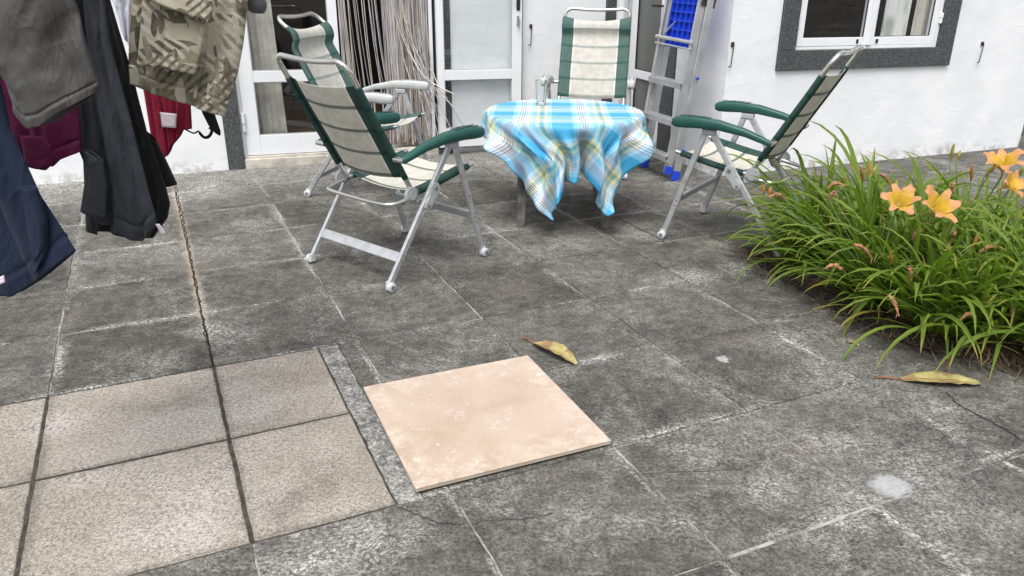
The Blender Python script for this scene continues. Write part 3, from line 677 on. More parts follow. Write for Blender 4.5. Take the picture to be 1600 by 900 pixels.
def make_chair(label, faded, wavy):
    A = 'arm_grey' if faded else 'green_plastic'; AD = 'arm_grey_dark' if faded else 'green_dark'
    FAB = 'sling_faded' if faded else 'sling_green'
    root = empty('recliner_chair')
    tag(root, label, 'garden chair', 'reclining garden chairs round the table')
    XL = 0.272
    # back profile (y, z) bottom -> top
    if wavy: prof = [(-0.10, .385), (-0.150, .475), (-0.228, .645), (-0.305, .80), (-0.338, .865), (-0.326, .915), (-0.342, .962), (-0.384, .995), (-0.404, 1.012)]; ftop = 0.985
    else: prof = [(-0.10, .385), (-0.150, .475), (-0.245, .645), (-0.338, .81), (-0.372, .875), (-0.392, .91), (-0.404, .930)]; ftop = 0.872
    prof3 = spline([(0, a, b) for a, b in prof], 60)
    def seglen(S):
        L = [0.0]
        for a, b in zip(S, S[1:]): L.append(L[-1] + (b - a).length)
        return L
    L = seglen(prof3); tot = L[-1]; i1 = next(i for i, q in enumerate(prof3) if q.z > ftop); i0 = next(i for i, l in enumerate(L) if l > 0.085)
    XB = 0.228
    # bent tube of the backrest
    pts = [Vector((XB, p.y, p.z)) for p in prof3[:-3]]
    top = prof3[-1]; dirn = (prof3[-1] - prof3[-4]).normalized()
    arc = []
    for k in range(1, 7):
        a = k / 6 * math.pi / 2; rr = 0.055
        arc.append(Vector((XB - rr + rr * math.cos(a), 0, 0)) + prof3[-4] + dirn * (rr * math.sin(a)))
    pts += arc
    mid = []
    for k in range(1, 7):
        u = k / 7; q = arc[-1].copy(); q.x = arc[-1].x * (1 - 2 * u)
        q += dirn * (-0.012 * math.sin(u * math.pi)); mid.append(q)
    full = pts + mid + [Vector((-q.x, q.y, q.z)) for q in reversed(pts)]
    MB().tube(full, 0.0115, 12).build('back_frame', M['bright_tube'], root, True)
    # sling of the backrest: sags between the tubes and wraps round them
    def sling_part(path, half, sag, nrm, name, sgn, r_=0.0145):
        """path: list of Vector (x=0 plane); nrm: outward (front) normal per point"""
        Ls = seglen(path); P = []; UV = []
        cols = []
        for k in range(9): a = math.radians(270 - k * 22.5 * 1.0); cols.append(('wrapL', a))
        nx = 15
        for i, q in enumerate(path):
            n = nrm[i]; row = []; uvr = []
            # left wrap: circle round the left tube
            for k in range(18):
                a = math.pi * (2.4 - 1.9 * k / 17)     # right round the tube: inside, behind, outside, front
                row.append(q + Vector((-half, 0, 0)) + Vector((math.cos(a) * r_, 0, 0)) + n * (math.sin(a) * r_ * -1 * -1)); uvr.append((0.0 + 0.0 * k, Ls[i]))
            for k in range(1, nx):
                u = k / nx; x = -half + 2 * half * u
                s_ = math.sin(math.pi * u)
                row.append(q + Vector((x, 0, 0)) + n * (r_ - sag * s_ ** 0.75)); uvr.append((0.02 + 0.96 * u, Ls[i]))
            for k in range(18):
                a = math.pi * (0.5 - 1.9 * k / 17)
                row.append(q + Vector((half, 0, 0)) + Vector((math.cos(a) * r_, 0, 0)) + n * (math.sin(a) * r_)); uvr.append((1.0, Ls[i]))
            P.append(row); UV.append(uvr)
        o = MB().grid(P, UV).build(name, M[FAB], root, True)
        md = o.modifiers.new('thickness', 'SOLIDIFY'); md.thickness = 0.0016; md.offset = 0
        return o
    path = prof3[i0:i1 + 1]; nr = []
    for i in range(len(path)):
        d = (path[min(i + 1, len(path) - 1)] - path[max(i - 1, 0)]).normalized(); nr.append(Vector((0, d.z, -d.y)))
    sling_part(path, XB, 0.040, nr, 'backrest', 1, 0.0128)
    # seat rails and seat
    sp = spline([(0, -0.095, .388), (0, 0.02, .400), (0, 0.15, .424), (0, 0.285, .452)], 30); XS = 0.222
    for s in (-1, 1):
        MB().tube([Vector((s * XS, p.y, p.z)) for p in sp], 0.0105, 12).build('seat_rail', M['bright_tube'], root, True)
    pth = sp[2:-2]; nr = []
    for i in range(len(pth)):
        d = (pth[min(i + 1, len(pth) - 1)] - pth[max(i - 1, 0)]).normalized(); nr.append(Vector((0, -d.z, d.y)))
    sling_part(pth, XS, 0.030, nr, 'seat', 1, 0.0135)
    # legs
    for s in (-1, 1):
        MB().bar((s * XL, 0.125, .565), (s * XL, 0.296, .034), 0.030, 0.017, (1, 0, 0), 0.004).build('front_leg', M['aluminium'], root, True)
        MB().bar((s * XL, 0.080, .567), (s * XL, -0.303, .034), 0.030, 0.017, (1, 0, 0), 0.004).build('rear_leg', M['aluminium'], root, True)
        for yy in (0.301, -0.308):
            w = MB(); w.lathe([(0.0001, -0.012), (0.017, -0.012), (0.0215, -0.008), (0.0215, 0.008), (0.017, 0.012), (0.0001, 0.012)], 20, (s * (XL + 0.014), yy, 0.0222), 'x')
            wh = w.build('wheel', M['wheel_white'], root, True)
            h = MB(); h.lathe([(0.0001, -0.0131), (0.010, -0.0131), (0.010, -0.0122)], 14, (s * (XL + 0.014), yy, 0.0222), 'x'); h.lathe([(0.010, 0.0122), (0.010, 0.0131), (0.0001, 0.0131)], 14, (s * (XL + 0.014), yy, 0.0222), 'x')
            h.build('hub', M['wheel_hub'], wh, True)
            MB().bar((s * XL, yy - (0.004 if yy > 0 else -0.004), 0.046), (s * XL, yy, 0.012), 0.036, 0.0195, (1, 0, 0), 0.006).build('foot_cap', M['wheel_white'], root, True)
        # bolts on the legs
        b = MB()
        for (ya, za) in ((0.245, 0.19), (0.236, 0.215), (0.20, 0.325)):
            b.lathe([(0.005, 0), (0.004, 0.003), (0.0001, 0.0035)] if s > 0 else [(0.005, 0), (0.004, -0.003), (0.0001, -0.0035)], 8, (s * (XL + 0.0086), ya, za), 'x')
        for (ya, za) in ((-0.222, 0.145), (-0.235, 0.125)):
            b.lathe([(0.005, 0), (0.004, 0.003), (0.0001, 0.0035)] if s > 0 else [(0.005, 0), (0.004, -0.003), (0.0001, -0.0035)], 8, (s * (XL + 0.0086), ya, za), 'x')
        b.build('bolts', M['wheel_hub'], root, True)['kind'] = 'stuff'
        # pivot block under the armrest
        MB().bar((s * XL, 0.135, .578), (s * XL, 0.07, .578), 0.034, 0.026, (1, 0, 0), 0.008).build('arm_bracket', M['grey_plastic'], root, True)
        # bone-shaped locking plate on the rear leg
        pl = MB(); xx = s * (XL + 0.013)
        prf = [(-0.020, .432), (-0.002, .425), (0.004, .40), (-0.012, .375), (-0.035, .352), (-0.052, .326), (-0.072, .318), (-0.088, .330), (-0.086, .350), (-0.062, .375), (-0.056, .398), (-0.050, .420), (-0.036, .434)]
        k = len(prf); pl.add([(xx - 0.006, a, b_) for a, b_ in prf] + [(xx + 0.006, a, b_) for a, b_ in prf], [(i, (i + 1) % k, k + (i + 1) % k, k + i) for i in range(k)] + [tuple(range(k))[::-1], tuple(range(k, 2 * k))])
        lp = pl.build('locking_plate', M['grey_plastic'], root, False, 0.003)
        b = MB()
        for (ya, za, r_) in ((-0.022, 0.408, 0.010), (-0.069, 0.337, 0.008)):
            e = 1 if s > 0 else -1
            b.lathe([(r_, 0), (r_ * 0.9, e * 0.004), (0.0001, e * 0.004)], 12, (xx + e * 0.006, ya, za), 'x')
        b.build('rivets', M['wheel_hub'], lp, True)['kind'] = 'stuff'
        # toothed hinge disc where seat and back meet
        hd = MB(); xx = s * (XL - 0.034)
        prf = []
        for k in range(18):
            a = math.radians(-60 + k * 270 / 17); prf.append((-0.122 + 0.036 * math.cos(a), .388 + 0.036 * math.sin(a)))
        prf += [(-0.085, .37), (-0.09, .352)]
        k = len(prf); hd.add([(xx - 0.009, a, b_) for a, b_ in prf] + [(xx + 0.009, a, b_) for a, b_ in prf], [(i, (i + 1) % k, k + (i + 1) % k, k + i) for i in range(k)] + [tuple(range(k))[::-1], tuple(range(k, 2 * k))])
        hd.lathe([(0.022, -0.0125), (0.022, 0.0125)], 16, (xx, -0.122, .388), 'x'); hd.lathe([(0.0001, 0.0125), (0.022, 0.0125)], 16, (xx, -0.122, .388), 'x'); hd.lathe([(0.0001, -0.0125), (0.022, -0.0125)], 16, (xx, -0.122, .388), 'x')
        hd.build('hinge_disc', M['grey_plastic'], root, False, 0.002)
        # armrest
        sec = [(.292, .617, .604, .012), (.288, .630, .596, .021), (.270, .640, .588, .0255), (.225, .6465, .588, .0275), (.16, .649, .593, .028), (.05, .641, .594, .0265), (-.08, .614, .578, .022), (-.165, .585, .555, .017), (-.200, .573, .546, .0135), (-.214, .568, .552, .008)]
        P = []
        for (ya, zt, zb_, hw) in sec:
            zc = (zt + zb_) / 2; hh = (zt - zb_) / 2; row = []
            for k in range(16):
                a = 2 * math.pi * k / 16; ca, sa = math.cos(a), math.sin(a); e = 0.55
                row.append(Vector((s * 0.283 + hw * math.copysign(abs(ca) ** e, ca), ya, zc + hh * math.copysign(abs(sa) ** e, sa))))
            row.append(row[0].copy()); P.append(row)
        m = MB().grid(P)
        m.add([q for q in P[0][:-1]], [tuple(range(16))]); m.add([q for q in P[-1][:-1]], [tuple(range(16))])
        arm = m.build('armrest', M[A], root, True)
        rg = MB()
        for k in range(11):
            ya = 0.245 - k * 0.014; zt = .6475 + (0.0013 if 2 < k < 9 else 0)
            for sx in (-0.013, 0.013): rg.box((s * 0.283 + sx, ya, zt), (0.009, 0.0055, 0.003))
        rg.build('grip_slots', M[AD], arm)['kind'] = 'stuff'
        pv = MB(); pv.tube([(s * (XB + 0.005), -0.205, .560), (s * 0.292, -0.205, .560)], 0.012, 12); pv.build('arm_pivot', M['bright_tube'], root, True)
    MB().bar((-XL + 0.009, -0.232, .132), (XL - 0.009, -0.232, .132), 0.046, 0.016, (0, -0.82, 0.58), 0.003).build('rear_crossbar', M['aluminium'], root, True)
    MB().bar((-XL + 0.009, 0.2355, .222), (XL - 0.009, 0.2355, .222), 0.040, 0.016, (0, 1, 0.3), 0.003).build('front_crossbar', M['aluminium'], root, True)
    ub = spline([(0.232, -0.118, .378), (0.231, -0.165, .369), (0.215, -0.218, .362), (0.165, -0.240, .360), (0.0, -0.242, .358), (-0.165, -0.240, .360), (-0.215, -0.218, .362), (-0.231, -0.165, .369), (-0.232, -0.118, .378)], 60)
    MB().tube(ub, 0.0095, 10).build('rear_bow', M['bright_tube'], root, True)
    return root
ch = make_chair('green armed recliner nearest the camera, its striped back turned to it', False, False); ch.location = (-0.546, 3.588, 0); ch.rotation_euler = (0, 0, R(-39.8))
ch4 = make_chair('green armed recliner at right, standing behind the orange daylilies', False, False); ch4.location = (1.190, 3.985, 0); ch4.rotation_euler = (0, 0, R(55.2))
ch2 = make_chair('pale armed recliner with wavy headrest standing before the fly curtain', True, True); ch2.location = (-0.885, 4.89, 0); ch2.rotation_euler = (0, 0, R(-105))
ch3 = make_chair('pale armed recliner behind the table, facing the camera', True, True); ch3.location = (0.525, 5.50, 0); ch3.rotation_euler = (0, 0, R(170))

# ------------------------------------------------------------------ table, cloth and glass
simple('weathered_wood', (0.125, 0.12, 0.11), 0.85, var=0.45, scale=16, bump=0.5)
TC = Vector((0.277, 4.36, 0)); TZ = 0.585; TR = 0.43
tb = empty('round_table', TC)
MB().lathe([(0.0001, TZ - 0.028), (TR - 0.008, TZ - 0.028), (TR, TZ - 0.022), (TR, TZ - 0.006), (TR - 0.006, TZ - 0.002), (0.0001, TZ - 0.002)], 48).build('tabletop', M['weathered_wood'], tb, True)
for sx in (-1, 1):
    for sy in (-1, 1):
        MB().bar((sx * 0.205, sy * 0.215, TZ - 0.028), (sx * 0.232, sy * 0.235, 0.0), 0.046, 0.042, (0, 1, 0), 0.004).build('leg', M['weathered_wood'], tb)
    MB().bar((sx * 0.212, -0.19, TZ - 0.075), (sx * 0.212, 0.19, TZ - 0.075), 0.05, 0.02, (1, 0, 0)).build('apron', M['weathered_wood'], tb)
tag(tb, 'round table with weathered grey wooden legs under the plaid cloth', 'table')

def drape(N, L, Ly, R_, zt, off, rot, steps=210):
    """square cloth let down over the round top (position-based dynamics)"""
    rg = np.random.default_rng(5)
    a = np.linspace(-L / 2, L / 2, N); ay = np.linspace(-Ly / 2, Ly / 2, N); X, Y = np.meshgrid(a, ay, indexing='ij')
    ca, sa = math.cos(rot), math.sin(rot)
    P = np.stack([X * ca - Y * sa + off[0], X * sa + Y * ca + off[1], np.full_like(X, zt + 0.012)], -1)
    P[..., 2] += rg.normal(0, 0.0012, X.shape); P[..., :2] += rg.normal(0, 0.0012, X.shape + (2,))
    V = np.zeros_like(P); h = L / (N - 1); hy = Ly / (N - 1); hd = math.hypot(h, hy); dt = 1 / 60
    def con(P, A, B, d, k):
        D = P[B] - P[A]; l = np.sqrt((D ** 2).sum(-1, keepdims=True)) + 1e-9
        C = D * ((l - d) / l * 0.5 * k); P[A] += C; P[B] -= C
    S = np.s_; pairs = []
    for o_ in (0, 1):
        pairs.append((S[o_:N - 1:2, :], S[o_ + 1:N:2, :], h, 1.0)); pairs.append((S[:, o_:N - 1:2], S[:, o_ + 1:N:2], hy, 1.0))
        pairs.append((S[o_:N - 1:2, :-1], S[o_ + 1:N:2, 1:], hd, 0.45)); pairs.append((S[o_:N - 1:2, 1:], S[o_ + 1:N:2, :-1], hd, 0.45))
    bend = [(S[o_:N - 3:4, :], S[o_ + 3:N:4, :], h * 3, 0.05) for o_ in range(4)] + [(S[:, o_:N - 3:4], S[:, o_ + 3:N:4], hy * 3, 0.05) for o_ in range(4)]
    def match(p):   # equal-length slices
        A, B, d, k = p; na = P[A].shape; nb = P[B].shape
        n0, n1 = min(na[0], nb[0]), min(na[1], nb[1]); return A, B, d, k, n0, n1
    allp = [match(p) for p in pairs + bend]
    for st in range(steps):
        V[..., 2] -= 9.8 * dt; V *= 0.972
        if st < 120:
            V[..., 1] += 0.5 * dt * math.sin(st * 0.11) * (P[..., 1] < -0.3); V[..., 0] += 0.8 * dt * math.sin(st * 0.07 + 1) * (P[..., 2] < zt - 0.05)
        Q = P.copy(); P += V * dt
        if st > 60:
            for (ix, iy, tgt, wt) in ((0, 0, (-0.10, -0.475, 0.115), .30), (N - 1, 0, (0.225, -0.425, 0.15), .30), (N // 2 + 6, 0, (0.09, -0.36, 0.26), .10), (0, int(N * .36), (-0.47, -0.16, 0.40), .10), (N - 1, int(N * .36), (0.47, -0.15, 0.40), .10)):
                P[ix, iy] += (np.array(tgt) - P[ix, iy]) * wt
        for it in range(22):
            for A, B, d, k, n0, n1 in allp:
                a_ = P[A][:n0, :n1]; b_ = P[B][:n0, :n1]
                D = b_ - a_; l = np.sqrt((D ** 2).sum(-1, keepdims=True)) + 1e-9
                C = D * ((l - d) / l * 0.5 * k); a_ += C; b_ -= C
            r = np.sqrt(P[..., 0] ** 2 + P[..., 1] ** 2) + 1e-9
            inside = r < R_
            top = inside & (P[..., 2] < zt + 0.003) & (P[..., 2] > zt - 0.02)
            P[..., 2] = np.where(top, zt + 0.003, P[..., 2])
            sidep = (r < R_ + 0.004) & (P[..., 2] <= zt - 0.02 + 0.021) & ~top & (P[..., 2] > zt - 0.06)
            sc_ = np.where(sidep, (R_ + 0.004) / r, 1.0); P[..., 0] *= sc_; P[..., 1] *= sc_
            P[..., 2] = np.maximum(P[..., 2], 0.012)
        V = (P - Q) / dt
        fr = (P[..., 2] > zt - 0.005); V[fr] *= 0.35
    # the wind has pushed the front left corner towards the middle and crumpled the overhang
    x, y, z = P[..., 0], P[..., 1], P[..., 2]; r = np.hypot(x, y); th = np.degrees(np.arctan2(y, x)); w = np.clip((zt - z) / 0.22, 0, 1); w = w * w * (3 - 2 * w)
    d1 = np.exp(-((th + 128) / 34) ** 2); d2 = np.exp(-((th + 48) / 22) ** 2)
    th2 = np.radians(th + w * (24 * d1 - 7 * d2))
    fold = w * (0.030 * np.sin(np.radians(th) * 11 + 0.8) + 0.020 * np.sin(np.radians(th) * 19 + z * 14) + 0.012 * np.sin(np.radians(th) * 31 - z * 22)) - 0.055 * w * np.exp(-((th + 82) / 14) ** 2)
    r2 = r + fold; out = P.copy(); out[..., 0] = r2 * np.cos(th2); out[..., 1] = r2 * np.sin(th2)
    out[..., 2] = z + w * (0.045 * np.exp(-((th + 78) / 16) ** 2) + 0.05 * np.exp(-((th + 158) / 22) ** 2) + 0.085 * np.exp(-((th + 20) / 20) ** 2) + 0.012 * d1 + 0.035 * d2 + 0.012 * np.sin(np.radians(th) * 13))
    return out
N_ = 61; CL = 1.15; CLY = 1.20
PC = drape(N_, CL, CLY, TR + 0.006, TZ, (0.005, -0.08), R(-4))
t = NT('plaid'); u = t.sep(t.uv())
BL = (0.055, 0.36, 0.60); LB = (0.32, 0.61, 0.80); WH = (0.80, 0.80, 0.83); YG = (0.50, 0.52, 0.20); NV = (0.02, 0.03, 0.09); GN = (0.16, 0.32, 0.33)
stops = [(0.0, BL), (0.20, LB), (0.27, WH), (0.285, LB), (0.30, WH), (0.49, LB), (0.505, WH), (0.52, LB), (0.57, WH), (0.59, YG), (0.615, WH), (0.63, YG), (0.67, GN), (0.72, YG), (0.75, WH), (0.765, YG), (0.785, WH), (0.81, LB), (0.86, BL)]
O_, I_ = (0, 0, 0), (1, 1, 1)
pins = [(0.0, O_), (0.315, I_), (0.327, O_), (0.352, I_), (0.364, O_), (0.389, I_), (0.401, O_), (0.426, I_), (0.436, O_), (0.575, I_), (0.583, O_), (0.795, I_), (0.803, O_)]
P_ = 0.30
fx = t.math('FRACT', t.math('DIVIDE', t.math('ADD', u[0], 0.06), P_)); fy = t.math('FRACT', t.math('DIVIDE', t.math('ADD', u[1], 0.03), P_))
cx_ = t.ramp(fx, stops, True); cy_ = t.ramp(fy, stops, True)
c = t.mix(0.5, cx_, cy_); c = t.mix(0.20, c, t.mix(1.0, cx_, cy_, 'MULTIPLY'))
c = t.mix(t.math('MULTIPLY', t.ramp(fx, pins, True), 0.78), c, NV); c = t.mix(t.math('MULTIPLY', t.ramp(fy, pins, True), 0.6), c, NV)
nn = t.noise(t.uv(), 7, 4); t.bump(t.noise(t.uv(), 9, 5, 0.6), 0.25, 0.03)
M['plaid'] = t.fin(c, 0.55, Specular_IOR_Level=0.4)
rows = [[Vector(PC[i, j]) for j in range(N_)] for i in range(N_)]
uvs = [[(i / (N_ - 1) * CL, j / (N_ - 1) * CLY) for j in range(N_)] for i in range(N_)]
cl = MB().grid(rows, uvs).build('tablecloth', M['plaid'], None, True); cl.location = TC
md = cl.modifiers.new('smooth', 'SUBSURF'); md.levels = 1; md.render_levels = 1
md = cl.modifiers.new('thickness', 'SOLIDIFY'); md.thickness = 0.0015; md.offset = 0
tag(cl, 'blue, white and yellow plaid cloth hanging over the round table', 'tablecloth')

t = NT('drinking_glass'); t.b.inputs['Transmission Weight'].default_value = 1.0; t.b.inputs['IOR'].default_value = 1.45
M['drinking_glass'] = t.fin((0.97, 0.99, 1.0), 0.02)
gz = TZ + 0.006
gl = empty('drinking_glass', ground(845.5, 163.5, gz))
MB().lathe([(0.0001, 0.0), (0.026, 0.0), (0.0275, 0.003), (0.031, 0.06), (0.0345, 0.135), (0.0330, 0.1355), (0.0295, 0.06), (0.0258, 0.016), (0.0001, 0.012)], 32).build('tumbler', M['drinking_glass'], gl, True)
rim = MB(); rim.lathe([(0.0345, 0.1352), (0.0338, 0.1366), (0.0330, 0.1352)], 32); rim.build('rim', M['drinking_glass'], gl, True)
tag(gl, 'clear drinking glass standing on the plaid tablecloth', 'glass')

# ------------------------------------------------------------------ loose floor tile
t = NT('peach_tile'); p = t.obj()
n1 = t.noise(p, 4, 5, 0.6); n2 = t.noise(p, 34, 6, 0.75, 0.2)
col = t.mix(t.ss(n1, 0.35, 0.65), (0.395, 0.300, 0.227), (0.455, 0.362, 0.286))
col = t.mix(t.ss(t.noise(t.mapping(p, loc=(4, 1, 0)), 3, 3), 0.45, 0.7, 0, 0.6), col, (0.455, 0.36, 0.295))
xy = t.sep(p)
edge_d = t.math('MINIMUM', t.math('SUBTRACT', 0.298, t.math('ABSOLUTE', xy[0])), t.math('SUBTRACT', 0.298, t.math('ABSOLUTE', xy[1])))
col = t.mix(t.math('MULTIPLY', t.ss(edge_d, 0.16, 0.0), t.ss(n2, 0.36, 0.68, 0.0, 0.55)), col, (0.66, 0.57, 0.475))
col = t.mix(t.math('MULTIPLY', t.ss(n2, 0.52, 0.68, 0, 0.45), t.ss(t.noise(t.mapping(p, loc=(2, 2, 0)), 9, 4), 0.48, 0.66)), col, (0.76, 0.70, 0.62))
col = t.mix(t.ss(t.noise(p, 48, 5, 0.7), 0.62, 0.70, 0, 0.65), col, (0.72, 0.66, 0.58))
scr = t.noise(t.mapping(p, rot=(0, 0, 0.6), scale=(1, 14, 1)), 9, 4, 0.7); col = t.mix(t.ss(scr, 0.60, 0.72, 0, 0.4), col, (0.66, 0.57, 0.48))
col = t.mix(t.ss(t.noise(t.mapping(p, loc=(1, 9, 0)), 40, 3), 0.64, 0.74, 0, 0.4), col, (0.30, 0.24, 0.19))
col = t.mix(t.ss(t.noise(t.mapping(p, loc=(5, 8, 0)), 6, 4), 0.5, 0.7, 0, 0.5), col, (0.47, 0.36, 0.285))
t.bump(n2, 0.2, 0.002)
M['peach_tile'] = t.fin(col, t.ss(n2, 0.3, 0.7, 0.30, 0.62), Specular_IOR_Level=0.55)
simple('tile_body', (0.42, 0.36, 0.29), 0.9)
cs = [ground(*q) for q in ((566, 612), (822, 562), (955, 696), (655, 777))]
cen = sum(cs, Vector()) / 4; ang = math.atan2((cs[1] - cs[0]).y, (cs[1] - cs[0]).x)
ti = empty('floor_tile', (cen.x, cen.y, 0.0075), ang)
MB().box((0, 0, 0.005), (0.596, 0.596, 0.0095)).build('tile_body', M['tile_body'], ti)
MB().box((0, 0, 0.0112), (0.598, 0.598, 0.0026)).build('glazed_face', M['peach_tile'], ti, bevel=0.0008)
tag(ti, 'large square peach ceramic tile lying loose on the grey slabs', 'tile')

# ------------------------------------------------------------------ folded stepladder leaning on the return wall
simple('ladder_alu', (0.56, 0.57, 0.58), 0.36, 0.7, var=0.14, scale=9)
simple('blue_plastic', (0.012, 0.06, 0.55), 0.38, var=0.1, scale=12)
LB0 = E1 * 2.85 + E2 * 4.61
lad = empty('stepladder', LB0)
def LW(e1, e2, z): return E1 * e1 + E2 * e2 + Vector((0, 0, z)) - LB0
kA = (2.94 - 2.795) / (1.10 - 0.068)
def Ax(z): return 2.795 + kA * (z - 0.068)
def Bx(z): return 2.852 + 0.128 * z
ZT = 1.60
for e2 in (4.812, 4.412):
    i = -1 if e2 > 4.6 else 1
    m = MB()
    # channel-section rail: web with two flanges
    m.bar(LW(Ax(.06), e2, .06), LW(Ax(ZT), e2, ZT), 0.046, 0.004, E2); m.bar(LW(Ax(.06) - .0195, e2 + i * .012, .06), LW(Ax(ZT) - .0195, e2 + i * .012, ZT), 0.004, 0.020, E2); m.bar(LW(Ax(.06) + .0195, e2 + i * .012, .06), LW(Ax(ZT) + .0195, e2 + i * .012, ZT), 0.004, 0.020, E2)
    m.build('step_rail', M['ladder_alu'], lad)
    m = MB(); e2b = e2 - i * 0.002
    m.bar(LW(Bx(.03), e2b, .03), LW(Bx(ZT - .05), e2b, ZT - .05), 0.048, 0.022, E2, 0.003)
    m.build('prop_rail', M['ladder_alu'], lad)
    MB().bar(LW(Ax(.10), e2, .10), LW(Ax(.05) - .004, e2, .05), 0.050, 0.026, E2, 0.004).build('foot', M['blue_plastic'], lad)
    f = MB(); f.bar(LW(Bx(.065), e2b, .065), LW(Bx(0.0) - .004, e2b, 0.002), 0.054, 0.028, E2, 0.004); f.build('foot', M['blue_plastic'], lad)
    for zz in (0.20, 0.42, 0.66):
        MB().lathe([(0.009, -0.006), (0.011, 0), (0.009, 0.008), (0.0001, 0.010)], 10, LW(Bx(zz) + .012, e2 - 0.018 if e2 < 4.6 else e2 + 0.018, zz)).build('spacer', M['blue_plastic'], lad, True)
for zz in (0.165, 0.395, 0.63, 1.30):
    x = Ax(zz); m = MB()
    rot = Matrix((( E1.x, E2.x, 0), (E1.y, E2.y, 0), (0, 0, 1))).to_3x3()
    m.box(LW(x - 0.004, 4.612, zz), (0.078, 0.392, 0.004), rot); m.box(LW(x - 0.041, 4.612, zz - 0.016), (0.004, 0.392, 0.034), rot); m.box(LW(x + 0.033, 4.612, zz - 0.016), (0.004, 0.392, 0.034), rot)
    for k in range(7): m.box(LW(x - 0.034 + k * 0.010, 4.612, zz + 0.003), (0.004, 0.39, 0.003), rot)
    m.build('step', M['ladder_alu'], lad)
for zz, r_ in ((0.135, 0.008), (0.885, 0.0125), (0.845, 0.006)):
    MB().tube([LW(Ax(zz) - 0.022, 4.835, zz + 0.004), LW(Ax(zz) - 0.022, 4.39, zz - 0.004)], r_, 10).build('tie_bar', M['ladder_alu'], lad, True)
# blue ribbed platform folded down between the frames
tr = MB(); rot = Matrix((( E1.x, E2.x, 0), (E1.y, E2.y, 0), (0, 0, 1))).to_3x3()
za, zb_ = 0.83, 1.16
def pf(e2, z, dx=0.0): return LW(Ax(z) + 0.022 + dx, e2, z)
tr.bar(pf(4.615, za, .012), pf(4.615, zb_, .012), 0.003, 0.33, E2)
tray = tr.build('platform', M['blue_plastic'], lad)
rb = MB()
for k in range(6): e = 4.46 + k * 0.062; rb.bar(pf(e, za), pf(e, zb_), 0.022, 0.005, E2)
for k in range(7): z_ = za + 0.003 + k * (zb_ - za - .006) / 6; rb.bar(pf(4.452, z_, .0005), pf(4.778, z_, .0005), 0.005, 0.021, E1)
rb.build('ribs', M['blue_plastic'], tray)
MB().bar(LW(Ax(.90), 4.79, .90), LW(Ax(.99) + .02, 4.70, .99), 0.008, 0.012, E1).build('strut', M['ladder_alu'], lad)
for e2 in (4.818, 4.404):
    q = MB(); q.bar(LW(Ax(1.09) + 0.04, e2, 1.09), LW(Ax(1.16) + 0.045, e2, 1.16), 0.10, 0.006, E2, 0.002); q.build('hinge_bracket', M['old_iron'], lad)
q = MB(); q.box(LW(3.075, 4.612, ZT + 0.01), (0.19, 0.44, 0.03), rot); q.build('top_cap', M['blue_plastic'], lad, bevel=0.006)
tag(lad, 'folded aluminium stepladder with blue feet leaning on the white wall', 'ladder')

# ------------------------------------------------------------------ fallen leaves and litter
t = NT('dry_leaf'); u = t.sep(t.uv()); nn = t.noise(t.obj(), 30, 5, 0.65)
c = t.mix(t.ss(nn, 0.3, 0.7), (0.30, 0.26, 0.085), (0.42, 0.38, 0.17))
c = t.mix(t.ss(t.noise(t.obj(), 14, 4), 0.48, 0.62, 0, 0.85), c, (0.20, 0.115, 0.05))
c = t.mix(t.ss(t.math('ABSOLUTE', t.math('SUBTRACT', u[0], 0.5)), 0.07, 0.02, 0.0, 0.85), c, (0.26, 0.10, 0.05))
vn = t.n('ShaderNodeTexWave'); t.set(vn.inputs['Vector'], t.comb(t.math('ADD', u[1], t.math('MULTIPLY', t.math('ABSOLUTE', t.math('SUBTRACT', u[0], 0.5)), -0.5)), 0, 0)); vn.inputs['Scale'].default_value = 6
c = t.mix(t.ss(vn.outputs['Fac'], 0.9, 1.0, 0, 0.35), c, (0.34, 0.25, 0.10)); t.bump(vn.outputs['Fac'], 0.3, 0.003)
M['dry_leaf'] = t.fin(c, 0.6)
simple('leaf_stalk', (0.20, 0.085, 0.045), 0.6, var=0.3, scale=30)
def fallen_leaf(p0, p1, wid, label, curl, stalk=0.2, zup=0.012, name='fallen_leaf'):
    a, b = ground(*p0), ground(*p1); d = b - a; Lh = d.length; ang = math.atan2(d.y, d.x)
    o = empty(name, a, ang); P = []; UV = []; n = 22
    for i in range(n):
        v = i / (n - 1); x = Lh * (stalk + (1 - stalk) * v)
        w = wid * (math.sin(math.pi * min(1, v * 0.94 + 0.03)) ** 0.7) * (1 + 0.12 * nz(v * 9, wid * 50, 2)); row = []; ur = []
        for j in range(9):
            s = j / 8 * 2 - 1
            z_ = zup * (0.45 + 0.9 * math.sin(v * 3.0)) + curl * w * s * s + 0.004 * nz(v * 7, s * 2, 4) + 0.0014 * abs(s) * math.sin(v * 31 + s * 3)
            row.append(Vector((x, s * w / 2 + 0.012 * math.sin(v * 3.1) * curl, max(0.003, z_)))); ur.append((j / 8, v))
        P.append(row); UV.append(ur)
    q = MB().grid(P, UV).build('blade', M['dry_leaf'], o, True); md = q.modifiers.new('thickness', 'SOLIDIFY'); md.thickness = 0.0009
    S = spline([(0, 0, 0.006), (Lh * stalk * 0.5, 0.004, 0.007), (Lh * stalk, 0.0, P[0][4].z + 0.001), (Lh * (stalk + 0.35 * (1 - stalk)), P[8][4].y, P[8][4].z + 0.001)], 14)
    MB().tube(S, [0.0042 - 0.0002 * k for k in range(14)], 6).build('stalk', M['leaf_stalk'], o, True)
    return tag(o, label, 'leaf', 'fallen leaves on the terrace')
fallen_leaf((817, 530), (900, 572), 0.066, 'yellow brown fallen leaf beside the peach tile', 0.28, 0.2, 0.010)
fallen_leaf((1368, 592), (1532, 602), 0.084, 'long pale yellow fallen leaf with reddish stalk near the daylilies', 0.12, 0.24, 0.009)
